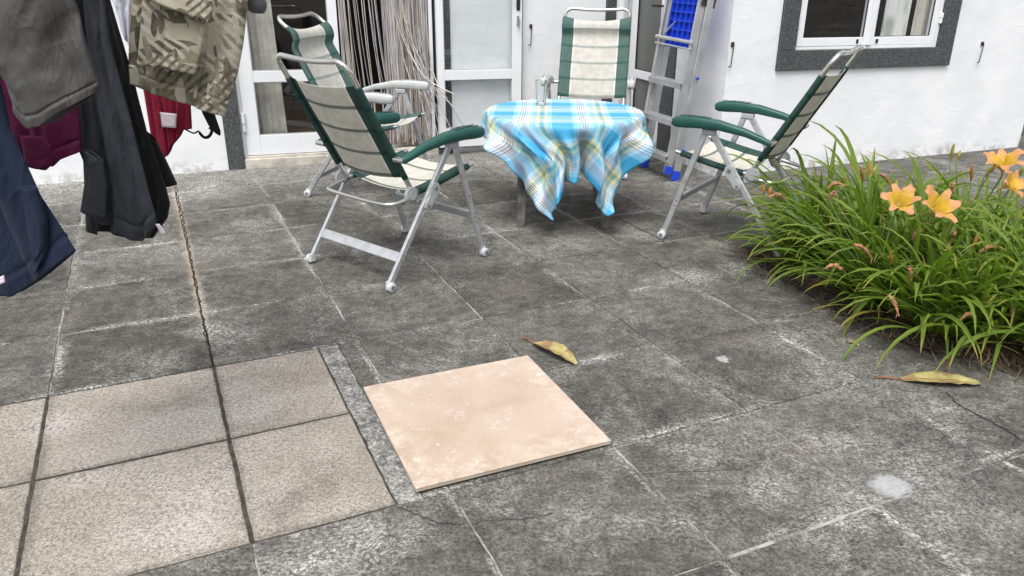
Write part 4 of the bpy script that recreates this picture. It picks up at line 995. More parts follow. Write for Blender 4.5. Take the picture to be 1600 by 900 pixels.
fallen_leaf((1322, 536), (1341, 543), 0.012, 'tiny curled brown leaf scrap on the slab before the daylilies', 0.6, 0.1, 0.006)

# ------------------------------------------------------------------ daylily bed
t = NT('bed_soil'); p = t.pos()
M['bed_soil'] = t.fin(t.mix(t.ss(t.noise(p, 30, 5), 0.35, 0.65), (0.025, 0.02, 0.015), (0.07, 0.052, 0.036)), 0.95); t.bump(t.noise(p, 45, 5), 0.8, 0.02)
cx0 = sum(x for x, y in BED) / len(BED); cy0 = sum(y for x, y in BED) / len(BED)
rows = []
outl = [Vector((x, y, 0)) for x, y in BED]; outl = spline(outl + [outl[0]], 71)[:-1]
for k, f in enumerate((1.0, 0.97, 0.9, 0.75, 0.5, 0.2, 0.01)):
    rows.append([Vector((cx0 + (q.x - cx0) * f, cy0 + (q.y - cy0) * f, (-0.012, 0.012, 0.03, 0.045, 0.05, 0.05, 0.05)[k] + (0.012 * nz(q.x * 9 * f, q.y * 9 * f, k) if k else 0))) for q in outl + [outl[0]]])
bed = MB().grid(rows).build('flower_bed', M['bed_soil'], None, True); tag(bed, 'brown soil of the flower bed under the daylilies', kind='structure')
ed = MB(); ed.tube([q + Vector((0, 0, 0.012)) for q in outl[2:30]], 0.009, 7); eo = ed.build('edging', M['black_rubber'], bed, True)
def green_mat(name, a, b, tip):
    t = NT(name); rnd = t.n('ShaderNodeObjectInfo').outputs['Random']; u = t.sep(t.uv())
    g = t.n('ShaderNodeNewGeometry').outputs['Random Per Island']
    c = t.mix(t.math('FRACT', t.math('ADD', rnd, g)), a, b)
    vv = t.noise(t.comb(t.math('MULTIPLY', u[0], 30), t.math('MULTIPLY', u[1], 1.5), 0), 1.0, 2); c = t.mix(t.ss(vv, 0.35, 0.7, 0, 0.35), c, tuple(x * 1.5 for x in b))
    c = t.mix(t.math('MULTIPLY', t.ss(u[1], 0.86, 1.0), t.ss(rnd, 0.35, 0.5)), c, tip)
    c = t.mix(t.ss(t.noise(t.comb(t.math('MULTIPLY', u[0], 3), t.math('MULTIPLY', u[1], 9), t.math('MULTIPLY', rnd, 40)), 1.0, 3), 0.62, 0.75, 0, 0.5), c, (0.20, 0.17, 0.05))
    M[name] = t.fin(c, 0.55, Specular_IOR_Level=0.3)
    tr = t.n('ShaderNodeBsdfTranslucent'); t.set(tr.inputs['Color'], t.mix(1.0, c, (1.5, 1.9, 0.7), 'MULTIPLY'))
    mx = t.n('ShaderNodeMixShader'); mx.inputs[0].default_value = 0.32
    t.set(mx.inputs[1], t.b.outputs[0]); t.set(mx.inputs[2], tr.outputs[0]); t.t.links.new(mx.outputs[0], t.out.inputs[0])
green_mat('lily_leaf', (0.066, 0.120, 0.014), (0.170, 0.235, 0.036), (0.35, 0.27, 0.08))
green_mat('lily_leaf_yellow', (0.24, 0.24, 0.045), (0.36, 0.27, 0.08), (0.26, 0.15, 0.07))
simple('straw', (0.115, 0.075, 0.042), 0.85, var=0.75, scale=9, coord='pos')
simple('lily_stalk', (0.10, 0.17, 0.035), 0.5, var=0.2, scale=8)
t = NT('lily_petal'); u = t.sep(t.uv())
c = t.ramp(u[1], [(0.0, (0.46, 0.44, 0.04)), (0.50, (0.76, 0.50, 0.025)), (0.68, (0.70, 0.36, 0.10)), (1.0, (0.66, 0.31, 0.16))])
c = t.mix(t.ss(t.math('ABSOLUTE', t.math('SUBTRACT', u[0], 0.5)), 0.10, 0.02, 0, 0.5), c, (0.70, 0.47, 0.24))
c = t.mix(t.ss(t.math('ABSOLUTE', t.math('SUBTRACT', u[0], 0.5)), 0.36, 0.5, 0, 0.5), c, (0.72, 0.46, 0.34))
wv = t.noise(t.comb(t.math('MULTIPLY', u[0], 26), t.math('MULTIPLY', u[1], 2.0), 0), 1.0, 3); c = t.mix(t.ss(wv, 0.4, 0.65, 0, 0.25), c, (0.55, 0.17, 0.07))
t.bump(wv, 0.3, 0.003)
M['lily_petal'] = t.fin(c, 0.5)
tr = t.n('ShaderNodeBsdfTranslucent'); t.set(tr.inputs['Color'], c); mx = t.n('ShaderNodeMixShader'); mx.inputs[0].default_value = 0.35
t.set(mx.inputs[1], t.b.outputs[0]); t.set(mx.inputs[2], tr.outputs[0]); t.t.links.new(mx.outputs[0], t.out.inputs[0])
simple('bud_green', (0.25, 0.23, 0.05), 0.5, var=0.4, scale=25); simple('bud_brown', (0.30, 0.14, 0.035), 0.5, var=0.3, scale=25)
simple('wilted', (0.30, 0.15, 0.07), 0.7, var=0.55, scale=45); simple('stamen', (0.80, 0.52, 0.06), 0.5)

rl = random.Random(11)
def leaf_pts(L, tilt, droop, w, twist, side):
    """strap leaf rising at tilt (from vertical) and arching over; local: grows along +x"""
    n = 11; P = []; UV = []; x = z_ = 0.0; y = 0.0; a = tilt
    for i in range(n):
        v = i / (n - 1); row = []; ur = []
        ww = w * min(1.0, 0.55 + 1.8 * v) * (1 - v ** 3.2) ** 0.8 + 0.0006
        ca, sa = math.cos(a), math.sin(a)       # direction (sin a, cos a)
        nrm = Vector((-ca, 0, sa)); ac = Vector((0, 1, 0)); tw = twist * v * v
        ac = (ac * math.cos(tw) + nrm * math.sin(tw)); nr2 = nrm * math.cos(tw) - Vector((0, 1, 0)) * math.sin(tw)
        for j, s in enumerate((-1, 0, 1)):
            row.append(Vector((x, y + side * v * v, z_)) + ac * (s * ww / 2) + nr2 * (0.0 if s == 0 else 0.26 * ww)); ur.append((j / 2, v))
        P.append(row); UV.append(ur)
        st = L / (n - 1); a2 = a + droop * (v ** 1.25) * 0.30
        x += math.sin(a) * st; z_ += math.cos(a) * st; a = min(a2, 2.95)
    return P, UV
LEAF = []
for k in range(26):
    tl_ = rl.uniform(0.16, 0.98); P, UV = leaf_pts(rl.uniform(0.44, 0.72), tl_, rl.uniform(0.95, 1.85), rl.uniform(0.019, 0.028), rl.uniform(-1.0, 1.0), rl.uniform(-0.06, 0.06))
    LEAF.append(MB().grid(P, UV).mesh('leaf', [M['lily_leaf']], True))
LEAFY = []
for k in range(6):
    P, UV = leaf_pts(rl.uniform(0.30, 0.46), rl.uniform(0.7, 1.2), rl.uniform(1.0, 1.8), rl.uniform(0.010, 0.017), rl.uniform(-2, 2), rl.uniform(-0.06, 0.06))
    LEAFY.append(MB().grid(P, UV).mesh('yellow_leaf', [M['lily_leaf_yellow']], True))
clumps = []
def clump(x, y, nl, rad, sc_, label, fill=60):
    o = empty('daylily_clump', (x, y, 0.03)); tag(o, label, 'daylily', 'daylilies in the flower bed'); clumps.append(o)
    for k in range(nl):
        a = rl.uniform(0, 2 * math.pi); r = rad * math.sqrt(rl.random())
        q = bpy.data.objects.new('leaf', rl.choice(LEAF)); COL.objects.link(q); q.parent = o
        q.location = (r * math.cos(a), r * math.sin(a), rl.uniform(-0.02, 0.01)); q.rotation_euler = (rl.uniform(-.1, .1), rl.uniform(0.0, 0.24), a + rl.uniform(-0.9, 0.9)); s = sc_ * rl.uniform(0.72, 1.12); q.scale = (s, s, s)
    for k in range(max(3, nl // 12)):
        a = rl.uniform(0, 2 * math.pi)
        q = bpy.data.objects.new('yellow_leaf', rl.choice(LEAFY)); COL.objects.link(q); q.parent = o
        q.location = (rad * 0.8 * math.cos(a), rad * 0.8 * math.sin(a), 0); q.rotation_euler = (0, 0, a + rl.uniform(-.5, .5)); s = rl.uniform(0.7, 1.0); q.scale = (s, s, s * 0.6)
    m = MB()
    for k in range(fill):
        a = rl.uniform(0, 2 * math.pi); r = rad * 1.1 * math.sqrt(rl.random())
        P, UV = leaf_pts(rl.uniform(0.32, 0.58) * sc_, rl.uniform(0.0, 0.9), rl.uniform(0.3, 1.7), rl.uniform(0.015, 0.022), rl.uniform(-1, 1), rl.uniform(-.05, .05))
        rz = Matrix.Rotation(a + rl.uniform(-.8, .8), 3, 'Z'); off = Vector((r * math.cos(a), r * math.sin(a), -0.01))
        m.grid([[rz @ q + off for q in row] for row in P], UV)
    m.build('inner_foliage', M['lily_leaf'], o, True)['kind'] = 'stuff'
    return o
cl_spec = [
 (1.37, 3.44, 60, 0.060, 0.76, 'daylily clump at the left tip of the bed beside the recliner leg'),
 (1.50, 3.62, 50, 0.09, 0.95, 'daylily clump just behind the left tip clump'),
 (1.53, 3.17, 66, 0.09, 1.0, 'daylily clump in front with drooping leaves over the bed edge'),
 (1.62, 2.88, 66, 0.09, 0.98, 'daylily clump carrying the two open flowers that face the camera'),
 (1.70, 3.46, 56, 0.10, 1.0, 'daylily clump behind the two open flowers'),
 (1.86, 3.14, 60, 0.10, 1.0, 'daylily clump in the middle of the bed'),
 (1.80, 2.72, 60, 0.09, 0.92, 'daylily clump at the front corner above the long fallen leaf'),
 (2.04, 2.90, 56, 0.10, 0.98, 'daylily clump at the right edge of the photograph'),
 (2.10, 3.36, 56, 0.10, 0.95, 'daylily clump carrying the flowers at the right edge'),
 (2.04, 2.58, 46, 0.09, 0.9, 'low daylily clump in the lower right bed corner'),
 (1.47, 2.98, 34, 0.05, 0.60, 'small daylily tuft spilling over the bed edge at front left'),
 (1.64, 2.74, 40, 0.06, 0.66, 'small daylily tuft arching over the mulch below the open flowers'),
 (1.97, 2.60, 40, 0.06, 0.70, 'small daylily tuft hanging towards the tip of the long fallen leaf'),
 (2.36, 3.06, 46, 0.11, 0.95, 'daylily clump outermost at the right of the bed'),
]
for q in cl_spec: clump(q[0], q[1], int(q[2] * 1.3), *q[3:], fill=80)
def near_clump(p):
    return min(clumps, key=lambda c: (c.location.x - p.x) ** 2 + (c.location.y - p.y) ** 2)
def stalk_to(c, p, parent, r0=0.0042, r1=0.0028):
    a = Vector((rl.uniform(-.04, .04), rl.uniform(-.04, .04), -0.02)); b = p - c.location; mid_ = a.lerp(b, 0.5) + Vector((a.x - b.x, a.y - b.y, 0)) * 0.22
    S = spline([a, mid_, b], 14)
    MB().tube(S, [r0 + (r1 - r0) * k / 13 for k in range(14)], 6).build('flower_stalk', M['lily_stalk'], parent, True)
def petal_mesh(L, w, op, rec, ruf, seed):
    P = []; UV = []; n = 13; a = op; x = 0.005; z_ = 0.0
    for i in range(n):
        v = i / (n - 1); ww = w * (math.sin(math.pi * (0.10 + 0.84 * v ** 0.85)) ** 0.75) * (0.35 + 0.65 * min(1, v * 2.2)); row = []; ur = []
        nrm = Vector((-math.cos(a), 0, math.sin(a)))
        for j in range(7):
            s = j / 3 - 1
            row.append(Vector((x, s * ww / 2, z_)) + nrm * (0.12 * ww * s * s * (1 - v) + ruf * abs(s) ** 2 * math.sin(v * 17 + s * 2 + seed) * v)); ur.append((j / 6, v))
        P.append(row); UV.append(ur)
        st = L / (n - 1); x += math.sin(a) * st; z_ += math.cos(a) * st
        a += rec * (v ** 1.6) * 0.34
    return P, UV
def flower(px, py, Y, axis, L, seed):
    p = onplane(px, py, Vector((0, Y, 0)), Vector((0, 1, 0))); c = near_clump(p)
    ax = Vector(axis).normalized(); rotq = ax.to_track_quat('Z', 'Y').to_matrix()
    base = p - ax * L * 0.42
    stalk_to(c, base - ax * 0.03, c, 0.0045, 0.0034)
    core = MB(); core.tube([base - c.location - ax * 0.032, base - c.location - ax * 0.008, base - c.location + ax * 0.012], [0.0034, 0.005, 0.0085], 8)
    fl = core.build('flower', M['lily_petal'], c, True)
    rr = random.Random(seed)
    for k in range(6):
        inner = k % 2 == 0
        P, UV = petal_mesh(L * (1.0 if inner else 0.97) * rr.uniform(.95, 1.05), L * (0.56 if inner else 0.37), rr.uniform(0.46, 0.66), rr.uniform(0.6, 1.35), 0.0075 if inner else 0.0025, rr.uniform(0, 6))
        rz = Matrix.Rotation(k * math.pi / 3 + rr.uniform(-.08, .08) + seed, 3, 'Z'); off = base - c.location + ax * (0.0 if inner else -0.0015)
        MB().grid([[rotq @ (rz @ q) + off for q in row] for row in P], UV).build('petal', M['lily_petal'], fl, True)
    for k in range(6):
        a = k * 1.05 + 0.4
        S = spline([off, off + rotq @ Vector((0.008 * math.cos(a), 0.008 * math.sin(a), L * 0.4)), off + rotq @ Vector((0.018 * math.cos(a), 0.018 * math.sin(a) - 0.006, L * 0.72))], 7)
        MB().tube(S, 0.0009, 5).build('stamen', M['stamen'], fl, True)
flower(1408, 313, 2.93, (-0.15, -0.62, 0.75), 0.098, 1)
flower(1468, 322, 2.86, (0.08, -0.66, 0.72), 0.104, 2)
flower(1568, 252, 3.12, (-0.25, -0.25, 0.85), 0.105, 3)
flower(1583, 287, 3.02, (0.35, -0.62, 0.5), 0.085, 4)
def Yrow(py): return 3.28 - (py - 240) / 250 * 0.74
def bud(px, py, L, tiltx, mat):
    p = onplane(px, py, Vector((0, Yrow(py), 0)), Vector((0, 1, 0))); c = near_clump(p)
    ax = Vector((tiltx, rl.uniform(-.25, .1), 1)).normalized(); b = p - c.location - ax * L / 2
    stalk_to(c, b + c.location, c, 0.0036, 0.0022)
    rr = [0.002, 0.0045, 0.0065, 0.0072, 0.0066, 0.005, 0.0022]
    MB().tube([b + ax * (L * k / 6) + Vector((0.002 * math.sin(k), 0, 0)) for k in range(7)], rr, 8).build('bud', M[mat], c, True)
for q in ((1488, 238, .075, .02), (1498, 243, .045, .3), (1347, 273, .075, -.3), (1358, 264, .06, .05), (1320, 281, .06, -.05), (1518, 271, .075, -.2), (1193, 296, .05, -.1), (1203, 299, .04, .3), (1548, 469, .06, .6), (1590, 432, .06, .5), (1525, 374, .065, .3), (1392, 402, .06, -.2), (1545, 268, .055, .5), (1552, 262, .06, .4), (1596, 268, .055, .3), (1365, 268, .04, .3), (1400, 290, .045, .1)):
    bud(*q, rl.choice(['bud_green', 'bud_green', 'bud_brown']))
def wilted(px, py, L, ax):
    p = onplane(px, py, Vector((0, Yrow(py), 0)), Vector((0, 1, 0))); c = near_clump(p)
    ax = Vector(ax).normalized(); b = p - c.location - ax * L / 2
    stalk_to(c, b + c.location, c, 0.0032, 0.002)
    m = MB()
    S = spline([b, b + ax * L * 0.35 + Vector((0, 0, 0.01)), b + ax * L * 0.7 + Vector((0.004, 0, 0.004)), b + ax * L + Vector((0.006, -0.004, -0.012))], 12)
    m.tube(S, [0.002 + 0.0062 * math.sin(math.pi * min(1, 0.12 + k / 12.5)) * (1 + 0.35 * math.sin(k * 2.1)) for k in range(12)], 7)
    wf = m.build('wilted_flower', M['wilted'], c, True)
    for k in range(2):
        e = S[-1]; d = Vector((rl.uniform(-1, 1), rl.uniform(-1, 0.2), rl.uniform(-1.2, 0.2))) * 0.016
        MB().tube([S[-3], e, e + d * 0.6, e + d + Vector((0, 0, -0.005))], [0.003, 0.0028, 0.0022, 0.0008], 5).build('shrivelled_tip', M['wilted'], wf, True)
for q in ((1383, 281, .07, (.7, 0, -.6)), (1305, 290, .06, (.7, -.2, .4)), (1214, 307, .07, (-.8, 0, .3)), (1487, 292, .055, (-.2, 0, 1)), (1489, 368, .06, (-.1, -.2, 1)), (1432, 364, .06, (.2, -.2, .9)), (1347, 391, .085, (.9, 0, -.55)), (1301, 418, .075, (-.9, 0, .2)), (1421, 427, .06, (.2, -.1, -1)), (1394, 473, .06, (.3, -.3, -.5)), (1548, 389, .085, (.9, 0, .3)), (1512, 494, .06, (-.9, -.1, .1)), (1580, 486, .06, (.1, -.2, -1)), (1300, 305, .05, (.3, 0, 1))):
    wilted(*q)
# dry leaf litter round the foot of the clumps
m = MB()
for k in range(620):
    for _ in range(40):
        q = rl.choice(outl); f = 1 - abs(rl.gauss(0, 0.13)) + 0.03
        x = cx0 + (q.x - cx0) * f; y = cy0 + (q.y - cy0) * f
        if x < 2.6 and y < 3.9: break
    L = rl.uniform(0.10, 0.36); a = rl.gauss(-0.9, 0.7); w = rl.uniform(0.002, 0.006); cv = rl.uniform(-0.07, 0.07)
    P = []
    for i in range(6):
        v = i / 5 - 0.5; px_, py_ = x + math.cos(a) * L * v - math.sin(a) * cv * (1 - 4 * v * v), y + math.sin(a) * L * v + math.cos(a) * cv * (1 - 4 * v * v)
        zz = (0.022 if in_poly(px_, py_, BED) else 0.004) + 0.004 + abs(rl.gauss(0, 0.008)) + 0.012 * rl.random() * (1 - 4 * v * v)
        P.append([Vector((px_ - math.sin(a) * w / 2, py_ + math.cos(a) * w / 2, zz)), Vector((px_ + math.sin(a) * w / 2, py_ - math.cos(a) * w / 2, zz + 0.001))])
    m.grid(P)
lit = m.build('leaf_litter', M['straw'], None, True); tag(lit, 'dry brown leaf litter along the edge of the flower bed', 'leaf litter', kind='stuff')

# ------------------------------------------------------------------ washing hanging at the left
def cloth_mat(name, col, rough=0.9, var=0.12, weave=900, sheen=0.03, fold=0.5):
    t = NT(name); p = t.obj(); n1 = t.noise(p, 9, 5, 0.6); n2 = t.noise(p, weave, 2)
    c = t.mix(t.ss(n1, 0.3, 0.7), tuple(x * (1 - var) for x in col), tuple(x * (1 + var) for x in col))
    c = t.mix(t.ss(n2, 0.3, 0.7, 0, 0.35), c, tuple(x * 1.45 for x in col))
    rg_ = t.math('SUBTRACT', 1.0, t.math('ABSOLUTE', t.math('SUBTRACT', t.math('MULTIPLY', t.noise(t.mapping(p, rot=(0, 0.35, 0), scale=(1.5, 1, 0.6)), 11, 3, 0.5, 0.5), 2.0), 1.0)))
    t.bump(t.math('ADD', t.math('ADD', t.math('MULTIPLY', t.noise(t.mapping(p, scale=(1.6, 1, 0.5)), 14, 5, 0.62, 0.7), fold * 3), t.math('MULTIPLY', t.math('POWER', rg_, 5.0), fold * 1.2)), t.math('MULTIPLY', n2, 0.12)), 0.5, 0.012)
    M[name] = t.fin(c, rough, Specular_IOR_Level=0.25)
    try: t.b.inputs['Sheen Weight'].default_value = sheen
    except Exception: pass
cloth_mat('navy_cotton', (0.0095, 0.0165, 0.036)); cloth_mat('charcoal_cotton', (0.040, 0.042, 0.052)); cloth_mat('black_cotton', (0.006, 0.006, 0.007), sheen=0.05); cloth_mat('maroon_cotton', (0.080, 0.006, 0.036), fold=0.3)
cloth_mat('red_cotton', (0.175, 0.007, 0.026), fold=0.3); cloth_mat('grey_poplin', (0.062, 0.059, 0.058), 0.5, fold=0.45); cloth_mat('white_cotton', (0.55, 0.57, 0.64)); cloth_mat('sock_wool', (0.10, 0.10, 0.108)); cloth_mat('label_white', (0.62, 0.56, 0.60), fold=0.1)
t = NT('camo_print'); p = t.obj()
w1 = t.n('ShaderNodeTexNoise'); t.set(w1.inputs['Vector'], p); w1.inputs['Scale'].default_value = 7.0
pw = t.vmath('ADD', p, t.vmath('SCALE', t.vmath('SUBTRACT', w1.outputs['Color'], (0.5, 0.5, 0.5))))
t.t.nodes[-1] if False else None
for nd in t.t.nodes:
    if nd.type == 'VECT_MATH' and nd.operation == 'SCALE': nd.inputs['Scale'].default_value = 0.055
def blades(loc, rot, sx, sz, sc_):
    v_ = t.n('ShaderNodeTexVoronoi'); t.set(v_.inputs['Vector'], t.mapping(pw, loc=loc, rot=(0, rot, 0), scale=(sx, 0.4, sz))); v_.inputs['Scale'].default_value = sc_
    return v_.outputs['Color'], v_.outputs['Distance']
pal = [(0.0, (0.37, 0.345, 0.265)), (0.34, (0.115, 0.098, 0.062)), (0.56, (0.215, 0.195, 0.135)), (0.74, (0.44, 0.415, 0.335)), (0.90, (0.065, 0.058, 0.040))]
cA, dA = blades((0, 0, 0), 0.75, 1.3, 4.6, 8.0); c = t.ramp(t.sep(cA)[0], pal, True)
def fern(rot, sc_, dist, lo, hi, loc, a, b, colr, base):
    w_ = t.n('ShaderNodeTexWave', wave_type='BANDS'); t.set(w_.inputs['Vector'], t.mapping(pw, rot=(0, rot, 0))); w_.inputs['Scale'].default_value = sc_; w_.inputs['Distortion'].default_value = dist; w_.inputs['Detail'].default_value = 1.0
    return t.mix(t.math('MULTIPLY', t.ss(w_.outputs['Fac'], lo, hi), t.ss(t.noise(t.mapping(p, loc=loc), 7.5, 1), a, b)), base, colr)
c = fern(0.75, 15, 2.2, 0.55, 0.60, (1, 7, 3), 0.50, 0.515, (0.46, 0.435, 0.355), c)
c = fern(-0.85, 17, 2.6, 0.60, 0.65, (5, 1, 8), 0.52, 0.535, (0.095, 0.083, 0.055), c)
cB, dB = blades((3, 1, 5), -0.8, 5.2, 1.2, 9.0); c = t.mix(t.math('MULTIPLY', t.ss(t.sep(cB)[1], 0.62, 0.63), t.ss(dB, 0.42, 0.40)), c, t.ramp(t.sep(cB)[0], pal, True))
cC, dC = blades((8, 2, 1), 0.15, 4.6, 1.3, 15.0); c = t.mix(t.math('MULTIPLY', t.ss(t.sep(cC)[1], 0.74, 0.75), t.ss(dC, 0.30, 0.28)), c, t.ramp(t.sep(cC)[2], pal, True))
c = t.mix(t.ss(t.noise(p, 60, 3), 0.35, 0.7, 0, 0.25), c, (0.40, 0.375, 0.30))
t.bump(t.math('ADD', t.noise(p, 26, 4, 0.6, 0.5), t.math('MULTIPLY', t.noise(p, 700, 2), 0.15)), 0.4, 0.008)
M['camo_print'] = t.fin(c, 0.85)

def poly(pts, n):
    P = [Vector((a, b, 0)) for a, b in pts]; L = [0.0]
    for a, b in zip(P, P[1:]): L.append(L[-1] + (b - a).length)
    out = []
    for k in range(n):
        s = L[-1] * k / (n - 1); i = 0
        while i < len(P) - 2 and L[i + 1] < s: i += 1
        u = (s - L[i]) / max(1e-6, L[i + 1] - L[i]); out.append(P[i].lerp(P[i + 1], u))
    return out
def cloth_sheet(top, right, bottom, left, Y, yawd, fold, thick, name, mat, parent, base, nu=84, nv=150, seed=0, freq=3.0, hem=0.0, dx=0.0, diag=0.0, seams=()):
    """garment panel spanned between four edges: front and back layer, folds running down the cloth"""
    T, B, L, Rr = poly(top, nu), poly(bottom, nu), poly(left, nv), poly(right, nv)
    nrm = Vector((math.sin(R(yawd)), -math.cos(R(yawd)), 0)); o0 = Vector((dx, Y, 0))
    cpx = sum((q for q in T + B), Vector()) / (2 * nu); o0 = onplane(cpx.x, max(cpx.y, 20), Vector((0, Y, 0)), Vector((0, 1, 0)))
    F = []; K = []
    for i in range(nu):
        u = i / (nu - 1); fr_ = []; bk = []
        for j in range(nv):
            v = j / (nv - 1)
            q = T[i] * (1 - v) + B[i] * v + L[j] * (1 - u) + Rr[j] * u - (T[0] * (1 - u) * (1 - v) + T[-1] * u * (1 - v) + B[0] * (1 - u) * v + B[-1] * u * v)
            p = onplane(q.x, q.y, o0, nrm)
            ph = u * freq + diag * v + 0.35 * nz(u * 2 + seed, v * 2.2, seed)
            wr = 1 - abs(2 * abs(nz(u * 5 + seed * 3, v * 6 + u * 3, seed + 4)) ** 0.8)
            f = 0.22 * fold * wr + fold * (0.62 * math.sin(6.283 * ph + seed) + 0.38 * math.sin(6.283 * ph * 1.9 + 1.3 + seed * 2 + v)) + fold * 0.7 * nz(u * 3.1 + 7 * seed, v * 4, 9) + fold * 0.3 * nz(u * 9, v * 9, seed + 2)
            em = min(1, 8 * u, 8 * (1 - u)) ; f *= (0.35 + 0.65 * em) * min(1.0, (0.25 + (L[j] - Rr[j]).length / 150))
            th = thick * (max(0, 4 * u * (1 - u)) ** 0.45) * (0.55 + 0.45 * v)
            g = 0.0
            if hem and v > 0.8:
                dd = (1 - v) - hem; g = -0.0042 * math.exp(-(dd / 0.007) ** 2) + (0.0016 if dd < 0 else 0)
            for (su, wd) in seams: g -= 0.0042 * math.exp(-((u - su - 0.02 * v) / wd) ** 2)
            fr_.append(p + nrm * (f + th / 2 + g) - base); bk.append(p + nrm * (f * 0.55 - th / 2) - base)
        F.append(fr_); K.append(bk)
    m = MB().grid(F); m.grid(K, flip=True)
    o = m.build(name, M[mat], parent, True)
    md = o.modifiers.new('thickness', 'SOLIDIFY'); md.thickness = 0.0012; md.offset = 0
    return o
def garment(name, label, cat, px, Y):
    b = onplane(px[0], px[1], Vector((0, Y, 0)), Vector((0, 1, 0))); o = empty(name, b); tag(o, label, cat, 'washing hung out at the left'); return o, b
# navy T-shirt
g_, b_ = garment('t_shirt', 'navy blue T-shirt hanging lowest at the left edge', 'T-shirt', (-20, -100), 1.62)
cloth_sheet([(-170, -140), (-45, -140)], [(-45, -140), (-22, 40), (0, 128), (15, 200), (39, 252), (64, 308), (118, 392)], [(-170, 430), (-40, 452), (0, 455), (28, 459), (48, 446), (80, 425), (118, 392)], [(-170, -140), (-170, 430)], 1.62, -12, 0.013, 0.03, 'body', 'navy_cotton', g_, b_, seed=1.3, freq=3.2, hem=0.05, diag=0.25, seams=((0.72, 0.012),))
cloth_sheet([(34, 290), (58, 294)], [(58, 294), (72, 344), (73, 385), (73, 402)], [(55, 408), (64, 424), (73, 402)], [(34, 290), (44, 350), (55, 408)], 1.575, -12, 0.003, 0.03, 'sleeve', 'navy_cotton', g_, b_, 18, 26, seed=2.2, freq=1, hem=0.12)
cloth_sheet([(-8, 436), (6, 430)], [(6, 430), (8, 441)], [(-8, 448), (8, 441)], [(-8, 436), (-8, 448)], 1.575, -12, 0.001, 0.001, 'white_print', 'label_white', g_, b_, 6, 6)
# grey trousers leg
g_, b_ = garment('trouser_leg', 'shiny dark grey short trouser leg in front of the maroon shirt', 'trousers', (50, -100), 1.48)
cloth_sheet([(-150, -140), (92, -140)], [(92, -140), (116, 0), (133, 59), (147, 105), (156, 134), (152, 145)], [(-20, 80), (18, 135), (59, 197), (78, 193), (107, 170), (152, 145)], [(-150, -140), (-120, 0), (-20, 80)], 1.48, -8, 0.014, 0.045, 'leg_panel', 'grey_poplin', g_, b_, 110, 140, seed=4.1, freq=1.7, hem=0.06, diag=0.7, seams=((0.30, 0.012), (0.335, 0.008)))
# maroon shirt
g_, b_ = garment('maroon_shirt', 'maroon shirt between the navy and the charcoal T-shirts', 'shirt', (40, -100), 1.86)
cloth_sheet([(-60, -140), (106, -140)], [(106, -140), (116, 60), (122, 150), (128, 236)], [(20, 252), (50, 259), (78, 263), (92, 250), (128, 236)], [(-60, -140), (-30, 100), (20, 252)], 1.86, 5, 0.009, 0.035, 'body', 'maroon_cotton', g_, b_, seed=0.4, freq=2.1, hem=0.05)
cloth_sheet([(32, 212), (68, 214)], [(68, 214), (80, 228), (82, 258)], [(40, 258), (62, 263), (82, 258)], [(32, 212), (40, 258)], 1.815, 5, 0.002, 0.02, 'sleeve', 'maroon_cotton', g_, b_, 18, 18, seed=5, freq=1, hem=0.2)
# charcoal T-shirt
g_, b_ = garment('t_shirt', 'charcoal grey T-shirt with a white care label at its hem', 'T-shirt', (130, -100), 1.92)
cloth_sheet([(88, -140), (152, -140)], [(152, -140), (164, 0), (173, 72), (205, 190), (237, 313), (244, 340), (243, 354)], [(140, 322), (165, 346), (200, 364), (212, 372), (224, 376), (243, 354)], [(88, -140), (104, 0), (118, 110), (124, 220), (140, 322)], 1.92, -6, 0.014, 0.035, 'body', 'charcoal_cotton', g_, b_, seed=2.9, freq=2.6, hem=0.045, diag=0.3, seams=((0.42, 0.014),))
cloth_sheet([(122, 232), (140, 236), (160, 252)], [(160, 252), (166, 290), (164, 340)], [(127, 328), (145, 334), (164, 340)], [(122, 232), (136, 262), (127, 328)], 1.875, -6, 0.003, 0.03, 'sleeve', 'charcoal_cotton', g_, b_, 22, 26, seed=3.3, freq=1.4, hem=0.1)
cloth_sheet([(243, 350), (249, 350)], [(249, 350), (259, 364)], [(253, 369), (259, 364)], [(243, 350), (253, 369)], 1.90, -6, 0.001, 0.001, 'care_label', 'label_white', g_, b_, 6, 8)
# black T-shirt behind it
g_, b_ = garment('t_shirt', 'black T-shirt hanging half hidden behind the charcoal one', 'T-shirt', (150, -100), 2.06)
cloth_sheet([(110, -140), (158, -140)], [(158, -140), (172, 0), (204, 105), (230, 205), (258, 285), (266, 318), (262, 340), (240, 371)], [(135, 360), (157, 364), (158, 358), (200, 366), (240, 371)], [(110, -140), (125, 100), (135, 360)], 2.06, 0, 0.011, 0.035, 'body', 'black_cotton', g_, b_, seed=6.1, freq=2.2)
cloth_sheet([(228, 205), (244, 220)], [(244, 220), (262, 256), (277, 288)], [(248, 293), (277, 288)], [(228, 205), (248, 293)], 2.09, 0, 0.004, 0.03, 'sleeve', 'black_cotton', g_, b_, 16, 22, seed=1.1, freq=1)
# white garment
g_, b_ = garment('white_vest', 'strip of a white garment showing between black T-shirt and camouflage shorts', 'vest', (190, -100), 2.2)
cloth_sheet([(158, -140), (222, -140)], [(222, -140), (220, 20), (213, 80)], [(192, 44), (202, 66), (213, 80)], [(158, -140), (176, 0), (192, 44)], 2.2, 0, 0.008, 0.03, 'body', 'white_cotton', g_, b_, seed=3.7, freq=2)
